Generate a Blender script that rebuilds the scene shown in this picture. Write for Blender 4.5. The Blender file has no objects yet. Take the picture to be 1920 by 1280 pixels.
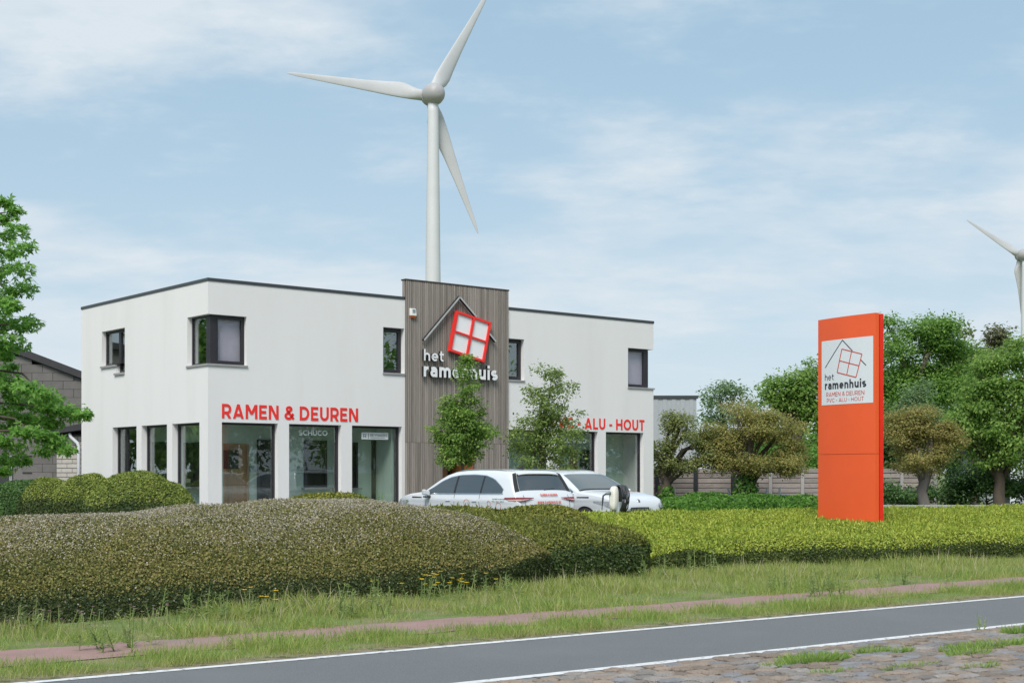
import bpy, bmesh, math, random
import numpy as np
from mathutils import Vector, Matrix

# ------------------------------------------------------------------ camera, world, sun, exposure
SC = bpy.context.scene
COL = SC.collection
F, CX, HY, EYE = 2600.0, 960.0, 885.0, 1.65          # focal length and horizon row, in photograph pixels
cam_d = bpy.data.cameras.new('camera')
cam_d.sensor_width = 36.0
cam_d.lens = 36.0 * F / 1920.0
cam_d.shift_y = (HY - 640.0) / 1920.0
cam_d.clip_end = 6000
cam = bpy.data.objects.new('camera', cam_d)
COL.objects.link(cam)
cam.location = (0, 0, EYE)
cam.rotation_euler = (math.radians(90), 0, 0)
SC.camera = cam

TO_SUN = Vector((-0.15, -0.63, 0.76)).normalized()
sun_d = bpy.data.lights.new('sun', 'SUN')
sun_d.energy = 2.7
sun_d.angle = math.radians(26)
sun_d.color = (1.0, 0.955, 0.90)
sun = bpy.data.objects.new('sun', sun_d)
COL.objects.link(sun)
sun.rotation_euler = TO_SUN.to_track_quat('Z', 'Y').to_euler()
sun.location = (0, 0, 60)

world = bpy.data.worlds.new('World')
SC.world = world
world.use_nodes = True
wt = world.node_tree
for n in list(wt.nodes):
    wt.nodes.remove(n)


def wn(t, **kw):
    n = wt.nodes.new(t)
    for k, v in kw.items():
        setattr(n, k, v)
    return n


def wmath(op, a, b=None, clamp=False):
    n = wn('ShaderNodeMath', operation=op, use_clamp=clamp)
    for i, v in enumerate((a, b)):
        if v is None:
            continue
        if hasattr(v, 'is_output'):
            wt.links.new(v, n.inputs[i])
        else:
            n.inputs[i].default_value = v
    return n.outputs[0]


SKY_STRENGTH = 0.077
sky = wn('ShaderNodeTexSky', sky_type='NISHITA', sun_disc=False)
sky.sun_elevation = math.asin(TO_SUN.z)
sky.sun_rotation = math.atan2(TO_SUN.x, TO_SUN.y)
sky.air_density = 1.0
sky.dust_density = 0.6
sky.ozone_density = 1.0
tc = wn('ShaderNodeTexCoord')
sep = wn('ShaderNodeSeparateXYZ')
wt.links.new(tc.outputs['Generated'], sep.inputs[0])
zc = wmath('MAXIMUM', sep.outputs[2], 0.0)
den = wmath('ADD', zc, 0.20)
comb = wn('ShaderNodeCombineXYZ')
wt.links.new(wmath('DIVIDE', sep.outputs[0], den), comb.inputs[0])
wt.links.new(wmath('DIVIDE', sep.outputs[1], den), comb.inputs[1])
comb.inputs[2].default_value = 3.7


def wnoise(scale, detail, rough, dist, off):
    m = wn('ShaderNodeMapping')
    m.inputs['Location'].default_value = off
    m.inputs['Scale'].default_value = (0.85, 1.15, 1.0)
    wt.links.new(comb.outputs[0], m.inputs[0])
    n = wn('ShaderNodeTexNoise')
    n.inputs['Scale'].default_value = scale
    n.inputs['Detail'].default_value = detail
    n.inputs['Roughness'].default_value = rough
    n.inputs['Distortion'].default_value = dist
    wt.links.new(m.outputs[0], n.inputs[0])
    return n.outputs[0]


def wramp(v, lo, hi):
    r = wn('ShaderNodeMapRange', interpolation_type='SMOOTHSTEP')
    r.inputs[1].default_value = lo
    r.inputs[2].default_value = hi
    wt.links.new(v, r.inputs[0])
    return r.outputs[0]


c_big = wramp(wnoise(1.5, 9, 0.58, 0.0, (6.3, 2.1, 0)), 0.42, 0.66)
c_fine = wramp(wnoise(4.2, 9, 0.6, 0.1, (0.4, 5.2, 1)), 0.46, 0.78)
cloud = wmath('MULTIPLY', wmath('ADD', wmath('MULTIPLY', c_big, 0.95), wmath('MULTIPLY', c_fine, 0.6)), 0.95, True)
veil = wmath('POWER', wmath('SUBTRACT', 1.0, wmath('MULTIPLY', zc, 3.0), True), 1.9)
veil = wmath('MULTIPLY', veil, 0.9)
tint = wn('ShaderNodeMix', data_type='RGBA', blend_type='MULTIPLY')
tint.inputs[0].default_value = 1.0
wt.links.new(sky.outputs[0], tint.inputs[6])
tint.inputs[7].default_value = (1.0, 1.0, 1.0, 1)
base = wn('ShaderNodeMix', data_type='RGBA')
base.inputs[0].default_value = 0.72
wt.links.new(tint.outputs[2], base.inputs[6])
base.inputs[7].default_value = (4.2, 6.05, 7.45, 1)
m1 = wn('ShaderNodeMix', data_type='RGBA')
wt.links.new(veil, m1.inputs[0])
wt.links.new(base.outputs[2], m1.inputs[6])
m1.inputs[7].default_value = (6.5, 7.3, 7.9, 1)
m2 = wn('ShaderNodeMix', data_type='RGBA')
wt.links.new(cloud, m2.inputs[0])
wt.links.new(m1.outputs[2], m2.inputs[6])
m2.inputs[7].default_value = (6.55, 7.3, 7.9, 1)
bg = wn('ShaderNodeBackground')
bg.inputs[1].default_value = SKY_STRENGTH
wt.links.new(m2.outputs[2], bg.inputs[0])
wo = wn('ShaderNodeOutputWorld')
wt.links.new(bg.outputs[0], wo.inputs[0])

SC.view_settings.view_transform = 'Standard'
SC.view_settings.look = 'None'
SC.view_settings.exposure = 0.50
SC.view_settings.gamma = 1.0
SC.view_settings.use_curve_mapping = False

rnd = random.Random(7)
RNG = np.random.default_rng(11)


# ------------------------------------------------------------------ pixel rays (photograph measurements -> metres)
def W(px, py, Y):
    return Vector(((px - CX) / F * Y, Y, EYE + (HY - py) / F * Y))


TH = math.radians(39.45)                               # the shop's street front runs at this angle
CORNER = Vector(((390 - CX) / F * 36.0, 36.0, 0.0))
ROT = Matrix.Rotation(TH, 3, 'Z')
INV = ROT.transposed()


def L(px, py, axis, val):
    """photograph pixel -> point in the shop's own frame (x along the street front, y inward, z up) on the plane axis = val"""
    o = INV @ (Vector((0, 0, EYE)) - CORNER)
    d = INV @ Vector(((px - CX) / F, 1.0, (HY - py) / F))
    t = (val - o[axis]) / d[axis]
    return o + d * t


def fx(px, off=0.0):
    return L(px, 885, 1, off).x


def fz(px, py, off=0.0):
    return L(px, py, 1, off).z


def sy(px, off=0.0):
    return L(px, 885, 0, off).y


def sz(px, py, off=0.0):
    return L(px, py, 0, off).z


# ------------------------------------------------------------------ materials
def new_mat(name):
    m = bpy.data.materials.new(name)
    m.use_nodes = True
    nt = m.node_tree
    return m, nt, nt.nodes['Principled BSDF']


def mat(name, col, rough=0.6, var=0.12, scale=4.0, bump=0.0, bscale=60.0, metal=0.0, spec=0.5, stretch=(1, 1, 1), per_object=0.0,
        second=None, second_amt=(0.5, 0.7), second_scale=2.0, coat=0.0, coords='pos'):
    m, nt, b = new_mat(name)
    N, K = nt.nodes, nt.links
    if coords == 'pos':
        g = N.new('ShaderNodeNewGeometry')
        src = g.outputs['Position']
    else:
        g = N.new('ShaderNodeTexCoord')
        src = g.outputs['Object']
    mp = N.new('ShaderNodeMapping')
    mp.inputs['Scale'].default_value = stretch
    K.new(src, mp.inputs[0])
    no = N.new('ShaderNodeTexNoise')
    no.inputs['Scale'].default_value = scale
    no.inputs['Detail'].default_value = 6
    no.inputs['Roughness'].default_value = 0.65
    K.new(mp.outputs[0], no.inputs[0])
    mr = N.new('ShaderNodeMapRange')
    mr.inputs[1].default_value = 0.25
    mr.inputs[2].default_value = 0.75
    mr.inputs[3].default_value = 1 - var
    mr.inputs[4].default_value = 1 + var
    K.new(no.outputs[0], mr.inputs[0])
    fac = mr.outputs[0]
    if per_object:
        oi = N.new('ShaderNodeObjectInfo')
        r2 = N.new('ShaderNodeMapRange')
        r2.inputs[3].default_value = 1 - per_object
        r2.inputs[4].default_value = 1 + per_object
        K.new(oi.outputs['Random'], r2.inputs[0])
        mu = N.new('ShaderNodeMath')
        mu.operation = 'MULTIPLY'
        K.new(fac, mu.inputs[0])
        K.new(r2.outputs[0], mu.inputs[1])
        fac = mu.outputs[0]
    mx = N.new('ShaderNodeVectorMath')
    mx.operation = 'SCALE'
    mx.inputs[0].default_value = col
    K.new(fac, mx.inputs['Scale'])
    out = mx.outputs[0]
    if second is not None:
        n2 = N.new('ShaderNodeTexNoise')
        n2.inputs['Scale'].default_value = second_scale
        n2.inputs['Detail'].default_value = 5
        K.new(mp.outputs[0], n2.inputs[0])
        r3 = N.new('ShaderNodeMapRange')
        r3.interpolation_type = 'SMOOTHSTEP'
        r3.inputs[1].default_value, r3.inputs[2].default_value = second_amt
        K.new(n2.outputs[0], r3.inputs[0])
        mm = N.new('ShaderNodeMix')
        mm.data_type = 'RGBA'
        K.new(r3.outputs[0], mm.inputs[0])
        K.new(out, mm.inputs[6])
        mm.inputs[7].default_value = (*second, 1)
        out = mm.outputs[2]
    K.new(out, b.inputs['Base Color'])
    b.inputs['Roughness'].default_value = rough
    b.inputs['Metallic'].default_value = metal
    b.inputs['Specular IOR Level'].default_value = spec
    if coat:
        b.inputs['Coat Weight'].default_value = coat
        b.inputs['Coat Roughness'].default_value = 0.05
    if bump:
        bn = N.new('ShaderNodeTexNoise')
        bn.inputs['Scale'].default_value = bscale
        bn.inputs['Detail'].default_value = 4
        K.new(mp.outputs[0], bn.inputs[0])
        bp = N.new('ShaderNodeBump')
        bp.inputs['Strength'].default_value = bump
        bp.inputs['Distance'].default_value = 0.02
        K.new(bn.outputs[0], bp.inputs['Height'])
        K.new(bp.outputs[0], b.inputs['Normal'])
    return m


def leaf_mat(name, cols, trans=0.35, rough=0.5, clump=0.25, cscale=1.2):
    """foliage: every leaf (mesh island) gets its own tint from a ramp, nudged by a slow noise so that whole sprays differ"""
    m, nt, b = new_mat(name)
    N, K = nt.nodes, nt.links
    g = N.new('ShaderNodeNewGeometry')
    no = N.new('ShaderNodeTexNoise')
    no.inputs['Scale'].default_value = cscale
    no.inputs['Detail'].default_value = 3
    K.new(g.outputs['Position'], no.inputs[0])
    a = N.new('ShaderNodeMath')
    a.operation = 'MULTIPLY_ADD'
    K.new(no.outputs[0], a.inputs[0])
    a.inputs[1].default_value = clump * 2.4
    a.inputs[2].default_value = -clump * 1.2
    s = N.new('ShaderNodeMath')
    s.operation = 'ADD'
    s.use_clamp = True
    K.new(g.outputs['Random Per Island'], s.inputs[0])
    K.new(a.outputs[0], s.inputs[1])
    r = N.new('ShaderNodeValToRGB')
    els = r.color_ramp.elements
    while len(els) < len(cols):
        els.new(0.5)
    for i, c in enumerate(cols):
        els[i].position = i / (len(cols) - 1)
        els[i].color = (*c, 1)
    K.new(s.outputs[0], r.inputs[0])
    K.new(r.outputs[0], b.inputs['Base Color'])
    b.inputs['Roughness'].default_value = rough
    b.inputs['Specular IOR Level'].default_value = 0.3
    t = N.new('ShaderNodeBsdfTranslucent')
    K.new(r.outputs[0], t.inputs[0])
    mx = N.new('ShaderNodeMixShader')
    mx.inputs[0].default_value = trans
    K.new(b.outputs[0], mx.inputs[1])
    K.new(t.outputs[0], mx.inputs[2])
    K.new(mx.outputs[0], nt.nodes['Material Output'].inputs[0])
    return m


def glass_mat(name, tint=(0.78, 0.86, 0.84), base=0.05, rough=0.0):
    m, nt, b = new_mat(name)
    N, K = nt.nodes, nt.links
    N.remove(b)
    lw = N.new('ShaderNodeLayerWeight')
    lw.inputs[0].default_value = 0.5
    p = N.new('ShaderNodeMath')
    p.operation = 'POWER'
    K.new(lw.outputs['Facing'], p.inputs[0])
    p.inputs[1].default_value = 3.2
    q = N.new('ShaderNodeMath')
    q.operation = 'MULTIPLY_ADD'
    q.use_clamp = True
    K.new(p.outputs[0], q.inputs[0])
    q.inputs[1].default_value = 0.9
    q.inputs[2].default_value = base
    tr = N.new('ShaderNodeBsdfTransparent')
    tr.inputs[0].default_value = (*tint, 1)
    gl = N.new('ShaderNodeBsdfGlossy')
    gl.inputs['Roughness'].default_value = rough
    gl.inputs[0].default_value = (0.9, 0.95, 0.95, 1)
    # a slow ripple, so that reflections in the panes are not perfectly straight
    g = N.new('ShaderNodeNewGeometry')
    no = N.new('ShaderNodeTexNoise')
    no.inputs['Scale'].default_value = 0.9
    K.new(g.outputs['Position'], no.inputs[0])
    bp = N.new('ShaderNodeBump')
    bp.inputs['Strength'].default_value = 0.05
    bp.inputs['Distance'].default_value = 0.02
    K.new(no.outputs[0], bp.inputs['Height'])
    K.new(bp.outputs[0], gl.inputs['Normal'])
    mx = N.new('ShaderNodeMixShader')
    K.new(q.outputs[0], mx.inputs[0])
    K.new(tr.outputs[0], mx.inputs[1])
    K.new(gl.outputs[0], mx.inputs[2])
    K.new(mx.outputs[0], N['Material Output'].inputs[0])
    return m


M = {}
M['render_wall'] = mat('render_wall', (0.73, 0.725, 0.72), 0.9, 0.02, 0.7, 0.25, 180, second=(0.68, 0.675, 0.66), second_amt=(0.5, 0.9),
                       second_scale=0.9, stretch=(1.6, 1.6, 0.22))
M['coping'] = mat('coping', (0.045, 0.05, 0.055), 0.4, 0.1)
M['frame'] = mat('frame', (0.022, 0.02, 0.026), 0.45, 0.1)
M['sill'] = mat('sill', (0.30, 0.30, 0.30), 0.8, 0.12, 6, 0.2)
M['glass'] = glass_mat('glass', (0.945, 0.965, 0.955), base=0.055)
M['glass_plain'] = glass_mat('glass_plain', (0.9, 0.9, 0.92), base=0.025)
M['glass_dim'] = glass_mat('glass_dim', (0.6, 0.66, 0.66), base=0.2)
M['slat'] = mat('slat', (0.27, 0.238, 0.212), 0.85, 0.22, 3.0, 0.3, 40, stretch=(9, 9, 0.5), per_object=0.24,
                second=(0.28, 0.215, 0.165), second_amt=(0.6, 0.85), second_scale=0.5)
M['slat_back'] = mat('slat_back', (0.05, 0.042, 0.036), 0.9)
M['mint'] = mat('mint', (0.47, 0.58, 0.52), 0.85, 0.04)
M['floor_in'] = mat('floor_in', (0.60, 0.60, 0.58), 0.35, 0.08)
M['ceiling_in'] = mat('ceiling_in', (0.78, 0.78, 0.76), 0.9, 0.03)
M['dark_in'] = mat('dark_in', (0.06, 0.065, 0.07), 0.7)
M['blind'] = mat('blind', (0.60, 0.57, 0.63), 0.8, 0.03)
M['black_gloss'] = mat('black_gloss', (0.012, 0.014, 0.014), 0.3, 0.05)
M['door_wood'] = mat('door_wood', (0.33, 0.21, 0.115), 0.55, 0.25, 5, stretch=(6, 6, 0.6))
M['door_orange'] = mat('door_orange', (0.28, 0.10, 0.035), 0.5, 0.15, 5)
M['red'] = mat('red', (0.78, 0.030, 0.024), 0.45, 0.06)
M['white_letter'] = mat('white_letter', (0.78, 0.79, 0.81), 0.4, 0.03)
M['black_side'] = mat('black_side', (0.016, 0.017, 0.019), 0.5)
M['grey_bar'] = mat('grey_bar', (0.42, 0.43, 0.44), 0.4)
M['sticker'] = mat('sticker', (0.62, 0.66, 0.66), 0.6, 0.03)
M['sticker_dark'] = mat('sticker_dark', (0.07, 0.09, 0.09), 0.6, 0.03)
M['placard'] = mat('placard', (0.22, 0.30, 0.28), 0.4, 0.03)
M['siren_white'] = mat('siren_white', (0.68, 0.67, 0.67), 0.4, 0.05)
M['siren_orange'] = mat('siren_orange', (0.55, 0.13, 0.04), 0.3, 0.1)
M['orange'] = mat('orange', (0.80, 0.105, 0.024), 0.42, 0.05, 1.2)
M['sign_red'] = mat('sign_red', (0.74, 0.025, 0.010), 0.4, 0.06)
M['panel_white'] = mat('panel_white', (0.66, 0.70, 0.74), 0.4, 0.02)
M['print_dark'] = mat('print_dark', (0.035, 0.035, 0.045), 0.5)
M['print_red'] = mat('print_red', (0.55, 0.06, 0.03), 0.5)
M['car_paint'] = mat('car_paint', (0.62, 0.66, 0.70), 0.35, 0.012, coat=1.0)
M['car_glass'] = mat('car_glass', (0.018, 0.024, 0.026), 0.03, 0.02, spec=0.9)
M['car_glass'].node_tree.nodes['Principled BSDF'].inputs['IOR'].default_value = 1.9
M['car_glass_light'] = mat('car_glass_light', (0.10, 0.12, 0.125), 0.04, 0.1, 1.0, spec=1.0)
M['plastic'] = mat('plastic', (0.018, 0.019, 0.02), 0.6)
M['chrome'] = mat('chrome', (0.7, 0.72, 0.74), 0.2, 0.02, metal=1.0)
M['tyre'] = mat('tyre', (0.015, 0.015, 0.016), 0.85)
M['rim'] = mat('rim', (0.3, 0.31, 0.32), 0.35, 0.05, metal=0.8)
M['lamp_red'] = mat('lamp_red', (0.20, 0.008, 0.012), 0.08, 0.2, 12, coat=1)
M['lamp_pale'] = mat('lamp_pale', (0.48, 0.30, 0.28), 0.1, 0.1, coat=1)
M['lamp_clear'] = mat('lamp_clear', (0.36, 0.38, 0.42), 0.08, 0.35, 9, coat=1)
M['charger_white'] = mat('charger_white', (0.76, 0.75, 0.68), 0.35, 0.04)
M['cable'] = mat('cable', (0.03, 0.035, 0.04), 0.45)
M['post_grey'] = mat('post_grey', (0.16, 0.20, 0.20), 0.5)
M['turbine'] = mat('turbine', (0.56, 0.57, 0.58), 0.5, 0.04, 0.25)
M['turbine_hub'] = mat('turbine_hub', (0.36, 0.355, 0.36), 0.5, 0.08, 0.5, second=(0.36, 0.35, 0.35), second_amt=(0.55, 0.8), second_scale=0.4)
M['turbine_blade'] = mat('turbine_blade', (0.47, 0.475, 0.48), 0.45, 0.06, 0.15)
M['block'] = mat('block', (0.145, 0.138, 0.133), 0.95, 0.16, 3, 0.4, 50, per_object=0.10)
M['mortar'] = mat('mortar', (0.165, 0.158, 0.152), 0.95)
M['brick_pale'] = mat('brick_pale', (0.44, 0.42, 0.38), 0.9, 0.12, 6, 0.3, 40, per_object=0.08)
M['brick_joint'] = mat('brick_joint', (0.12, 0.115, 0.11), 0.95)
M['roof_dark'] = mat('roof_dark', (0.035, 0.036, 0.04), 0.8, 0.2)
M['pipe_white'] = mat('pipe_white', (0.66, 0.68, 0.72), 0.45, 0.05)
M['metal_grey'] = mat('metal_grey', (0.34, 0.36, 0.385), 0.5, 0.05)
M['fence_board'] = mat('fence_board', (0.30, 0.265, 0.245), 0.9, 0.25, 2.5, 0.4, 30, stretch=(1, 1, 5), per_object=0.2)
M['post_dark'] = mat('post_dark', (0.02, 0.022, 0.028), 0.6)
M['post_light'] = mat('post_light', (0.34, 0.33, 0.32), 0.85)
M['stake'] = mat('stake', (0.72, 0.74, 0.76), 0.6)
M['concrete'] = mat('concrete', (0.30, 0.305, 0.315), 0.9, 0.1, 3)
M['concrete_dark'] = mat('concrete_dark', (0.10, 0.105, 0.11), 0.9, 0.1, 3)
M['ground'] = mat('ground', (0.12, 0.165, 0.045), 0.95, 0.3, 3, 0.5, 40, second=(0.19, 0.165, 0.095), second_amt=(0.48, 0.62), second_scale=1.6)
M['asphalt'] = mat('asphalt', (0.182, 0.194, 0.204), 0.88, 0.42, 85, 0.9, 200, second=(0.215, 0.225, 0.235), second_amt=(0.42, 0.8), second_scale=0.5, stretch=(1, 1, 1))
M['car_park'] = mat('car_park', (0.19, 0.19, 0.19), 0.9, 0.12, 2)
M['paint_white'] = mat('paint_white', (0.60, 0.61, 0.62), 0.7, 0.16, 9, second=(0.26, 0.27, 0.28), second_amt=(0.57, 0.66), second_scale=17)
M['path_red'] = mat('path_red', (0.285, 0.18, 0.166), 0.9, 0.14, 2.5, 0.4, 90, second=(0.24, 0.19, 0.17), second_amt=(0.5, 0.75), second_scale=1.3)
M['dirt'] = mat('dirt', (0.20, 0.17, 0.105), 0.95, 0.3, 8, 0.7, 60, second=(0.07, 0.085, 0.03), second_amt=(0.5, 0.6), second_scale=7)
M['cobble_bed'] = mat('cobble_bed', (0.085, 0.075, 0.055), 0.95, 0.3, 9, 0.6, 70, second=(0.07, 0.085, 0.028), second_amt=(0.5, 0.62), second_scale=3)
M['cobble_brown'] = mat('cobble_brown', (0.225, 0.18, 0.145), 0.85, 0.25, 9, 1.0, 45, per_object=0.24)
M['cobble_grey'] = mat('cobble_grey', (0.225, 0.205, 0.19), 0.85, 0.22, 9, 1.0, 45, per_object=0.24)
M['cobble_blue'] = mat('cobble_blue', (0.20, 0.20, 0.21), 0.85, 0.2, 9, 1.0, 45, per_object=0.12)
for mn, c_ in (('cobble_brown', (0.225, 0.18, 0.145)), ('cobble_grey', (0.225, 0.205, 0.19)), ('cobble_blue', (0.20, 0.20, 0.21))):
    M[mn + '_mass'] = mat(mn + '_mass', c_, 0.85, 0.4, 5, 1.0, 45)
M['bark'] = mat('bark', (0.085, 0.068, 0.052), 0.95, 0.3, 6, 0.8, 30, stretch=(1, 1, 0.35))
M['bark_grey'] = mat('bark_grey', (0.15, 0.135, 0.12), 0.95, 0.25, 6, 0.8, 30, stretch=(1, 1, 0.35))
M['hedge_core'] = mat('hedge_core', (0.045, 0.055, 0.02), 1.0, 0.3, 12, 0.5, 40, spec=0.1)

LM = {}
LM['maple'] = leaf_mat('leaf_maple', [(0.11, 0.27, 0.045), (0.20, 0.42, 0.075), (0.33, 0.55, 0.14)], 0.58)
LM['young'] = leaf_mat('leaf_young', [(0.093, 0.186, 0.041), (0.197, 0.348, 0.070), (0.360, 0.499, 0.128)], 0.58)
LM['young_olive'] = leaf_mat('leaf_young_olive', [(0.11, 0.19, 0.05), (0.23, 0.34, 0.09), (0.40, 0.48, 0.16)], 0.58)
LM['cherry_pale'] = leaf_mat('leaf_cherry_pale', [(0.139, 0.174, 0.058), (0.267, 0.313, 0.104), (0.418, 0.452, 0.186)], 0.58)
LM['rust'] = leaf_mat('leaf_rust', [(0.186, 0.232, 0.070), (0.360, 0.371, 0.116), (0.522, 0.429, 0.162)], 0.58)
LM['rust_dark'] = leaf_mat('leaf_rust_dark', [(0.186, 0.220, 0.064), (0.360, 0.348, 0.116), (0.534, 0.429, 0.168)], 0.58)
LM['green'] = leaf_mat('leaf_green', [(0.093, 0.209, 0.042), (0.186, 0.360, 0.070), (0.325, 0.487, 0.116)], 0.58)
LM['green_bright'] = leaf_mat('leaf_green_bright', [(0.116, 0.232, 0.046), (0.220, 0.383, 0.081), (0.394, 0.522, 0.151)], 0.58)
LM['green_dark'] = leaf_mat('leaf_green_dark', [(0.042, 0.098, 0.030), (0.079, 0.173, 0.047), (0.139, 0.243, 0.069)], 0.4)
LM['grey_green'] = leaf_mat('leaf_grey_green', [(0.114, 0.191, 0.089), (0.202, 0.314, 0.146), (0.314, 0.428, 0.202)], 0.58)
LM['purple'] = leaf_mat('leaf_purple', [(0.116, 0.133, 0.070), (0.197, 0.220, 0.110), (0.302, 0.267, 0.151)], 0.58)
LM['ivy'] = leaf_mat('leaf_ivy', [(0.066, 0.168, 0.034), (0.146, 0.326, 0.057), (0.269, 0.494, 0.102)], 0.58)
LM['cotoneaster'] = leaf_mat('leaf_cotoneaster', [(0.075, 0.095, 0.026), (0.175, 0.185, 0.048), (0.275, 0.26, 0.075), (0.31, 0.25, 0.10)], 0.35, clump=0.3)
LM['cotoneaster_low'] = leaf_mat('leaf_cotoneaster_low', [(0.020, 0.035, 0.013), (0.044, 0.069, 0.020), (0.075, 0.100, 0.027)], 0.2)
LM['blossom'] = leaf_mat('blossom', [(0.30, 0.26, 0.18), (0.40, 0.36, 0.28), (0.54, 0.50, 0.44)], 0.3)
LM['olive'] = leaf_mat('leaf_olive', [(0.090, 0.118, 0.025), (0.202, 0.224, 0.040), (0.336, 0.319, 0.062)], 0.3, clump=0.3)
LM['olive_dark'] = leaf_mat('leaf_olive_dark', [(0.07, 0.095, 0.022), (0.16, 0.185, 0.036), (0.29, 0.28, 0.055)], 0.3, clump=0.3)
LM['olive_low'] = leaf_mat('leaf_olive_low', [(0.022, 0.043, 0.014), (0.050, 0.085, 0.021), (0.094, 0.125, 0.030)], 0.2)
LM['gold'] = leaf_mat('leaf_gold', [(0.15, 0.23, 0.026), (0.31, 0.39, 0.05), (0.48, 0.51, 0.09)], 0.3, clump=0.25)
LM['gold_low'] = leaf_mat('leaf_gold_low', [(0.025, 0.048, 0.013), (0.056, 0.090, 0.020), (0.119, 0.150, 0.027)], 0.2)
LM['box'] = leaf_mat('leaf_box', [(0.09, 0.15, 0.03), (0.21, 0.27, 0.05), (0.34, 0.38, 0.085)], 0.35, clump=0.3)
LM['grass'] = leaf_mat('grass_blade', [(0.16, 0.25, 0.045), (0.29, 0.37, 0.08), (0.42, 0.47, 0.14), (0.52, 0.50, 0.23)], 0.48, clump=0.3, cscale=1.6)
LM['grass_lush'] = leaf_mat('grass_lush', [(0.15, 0.27, 0.05), (0.26, 0.40, 0.08), (0.38, 0.49, 0.14)], 0.48)
LM['weed'] = leaf_mat('weed_leaf', [(0.17, 0.26, 0.08), (0.30, 0.40, 0.14), (0.42, 0.48, 0.21)], 0.5)
LM['straw'] = leaf_mat('straw', [(0.36, 0.31, 0.18), (0.48, 0.43, 0.26), (0.56, 0.5, 0.34)], 0.4)
LM['yellow'] = leaf_mat('yellow_petal', [(0.8, 0.50, 0.015), (0.85, 0.6, 0.02)], 0.2)
LM['pink'] = leaf_mat('pink_petal', [(0.30, 0.18, 0.19), (0.42, 0.26, 0.28)], 0.2)


# ------------------------------------------------------------------ object helpers
def link(name, me, material=None, parent=None, loc=None, rotz=0.0):
    o = bpy.data.objects.new(name, me)
    COL.objects.link(o)
    if material is not None and me is not None and not me.materials:
        me.materials.append(material)
    if parent is not None:
        o.parent = parent
    if loc is not None:
        o.location = loc
    if rotz:
        o.rotation_euler = (0, 0, rotz)
    return o


def tag(o, label=None, cat=None, group=None, kind=None):
    if label:
        o['label'] = label
    if cat:
        o['category'] = cat
    if group:
        o['group'] = group
    if kind:
        o['kind'] = kind
    return o


def empty(name, loc=(0, 0, 0), rotz=0.0, label=None, cat=None, group=None):
    o = bpy.data.objects.new(name, None)
    COL.objects.link(o)
    o.location = loc
    o.rotation_euler = (0, 0, rotz)
    o.empty_display_size = 0.2
    return tag(o, label, cat, group)


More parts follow.
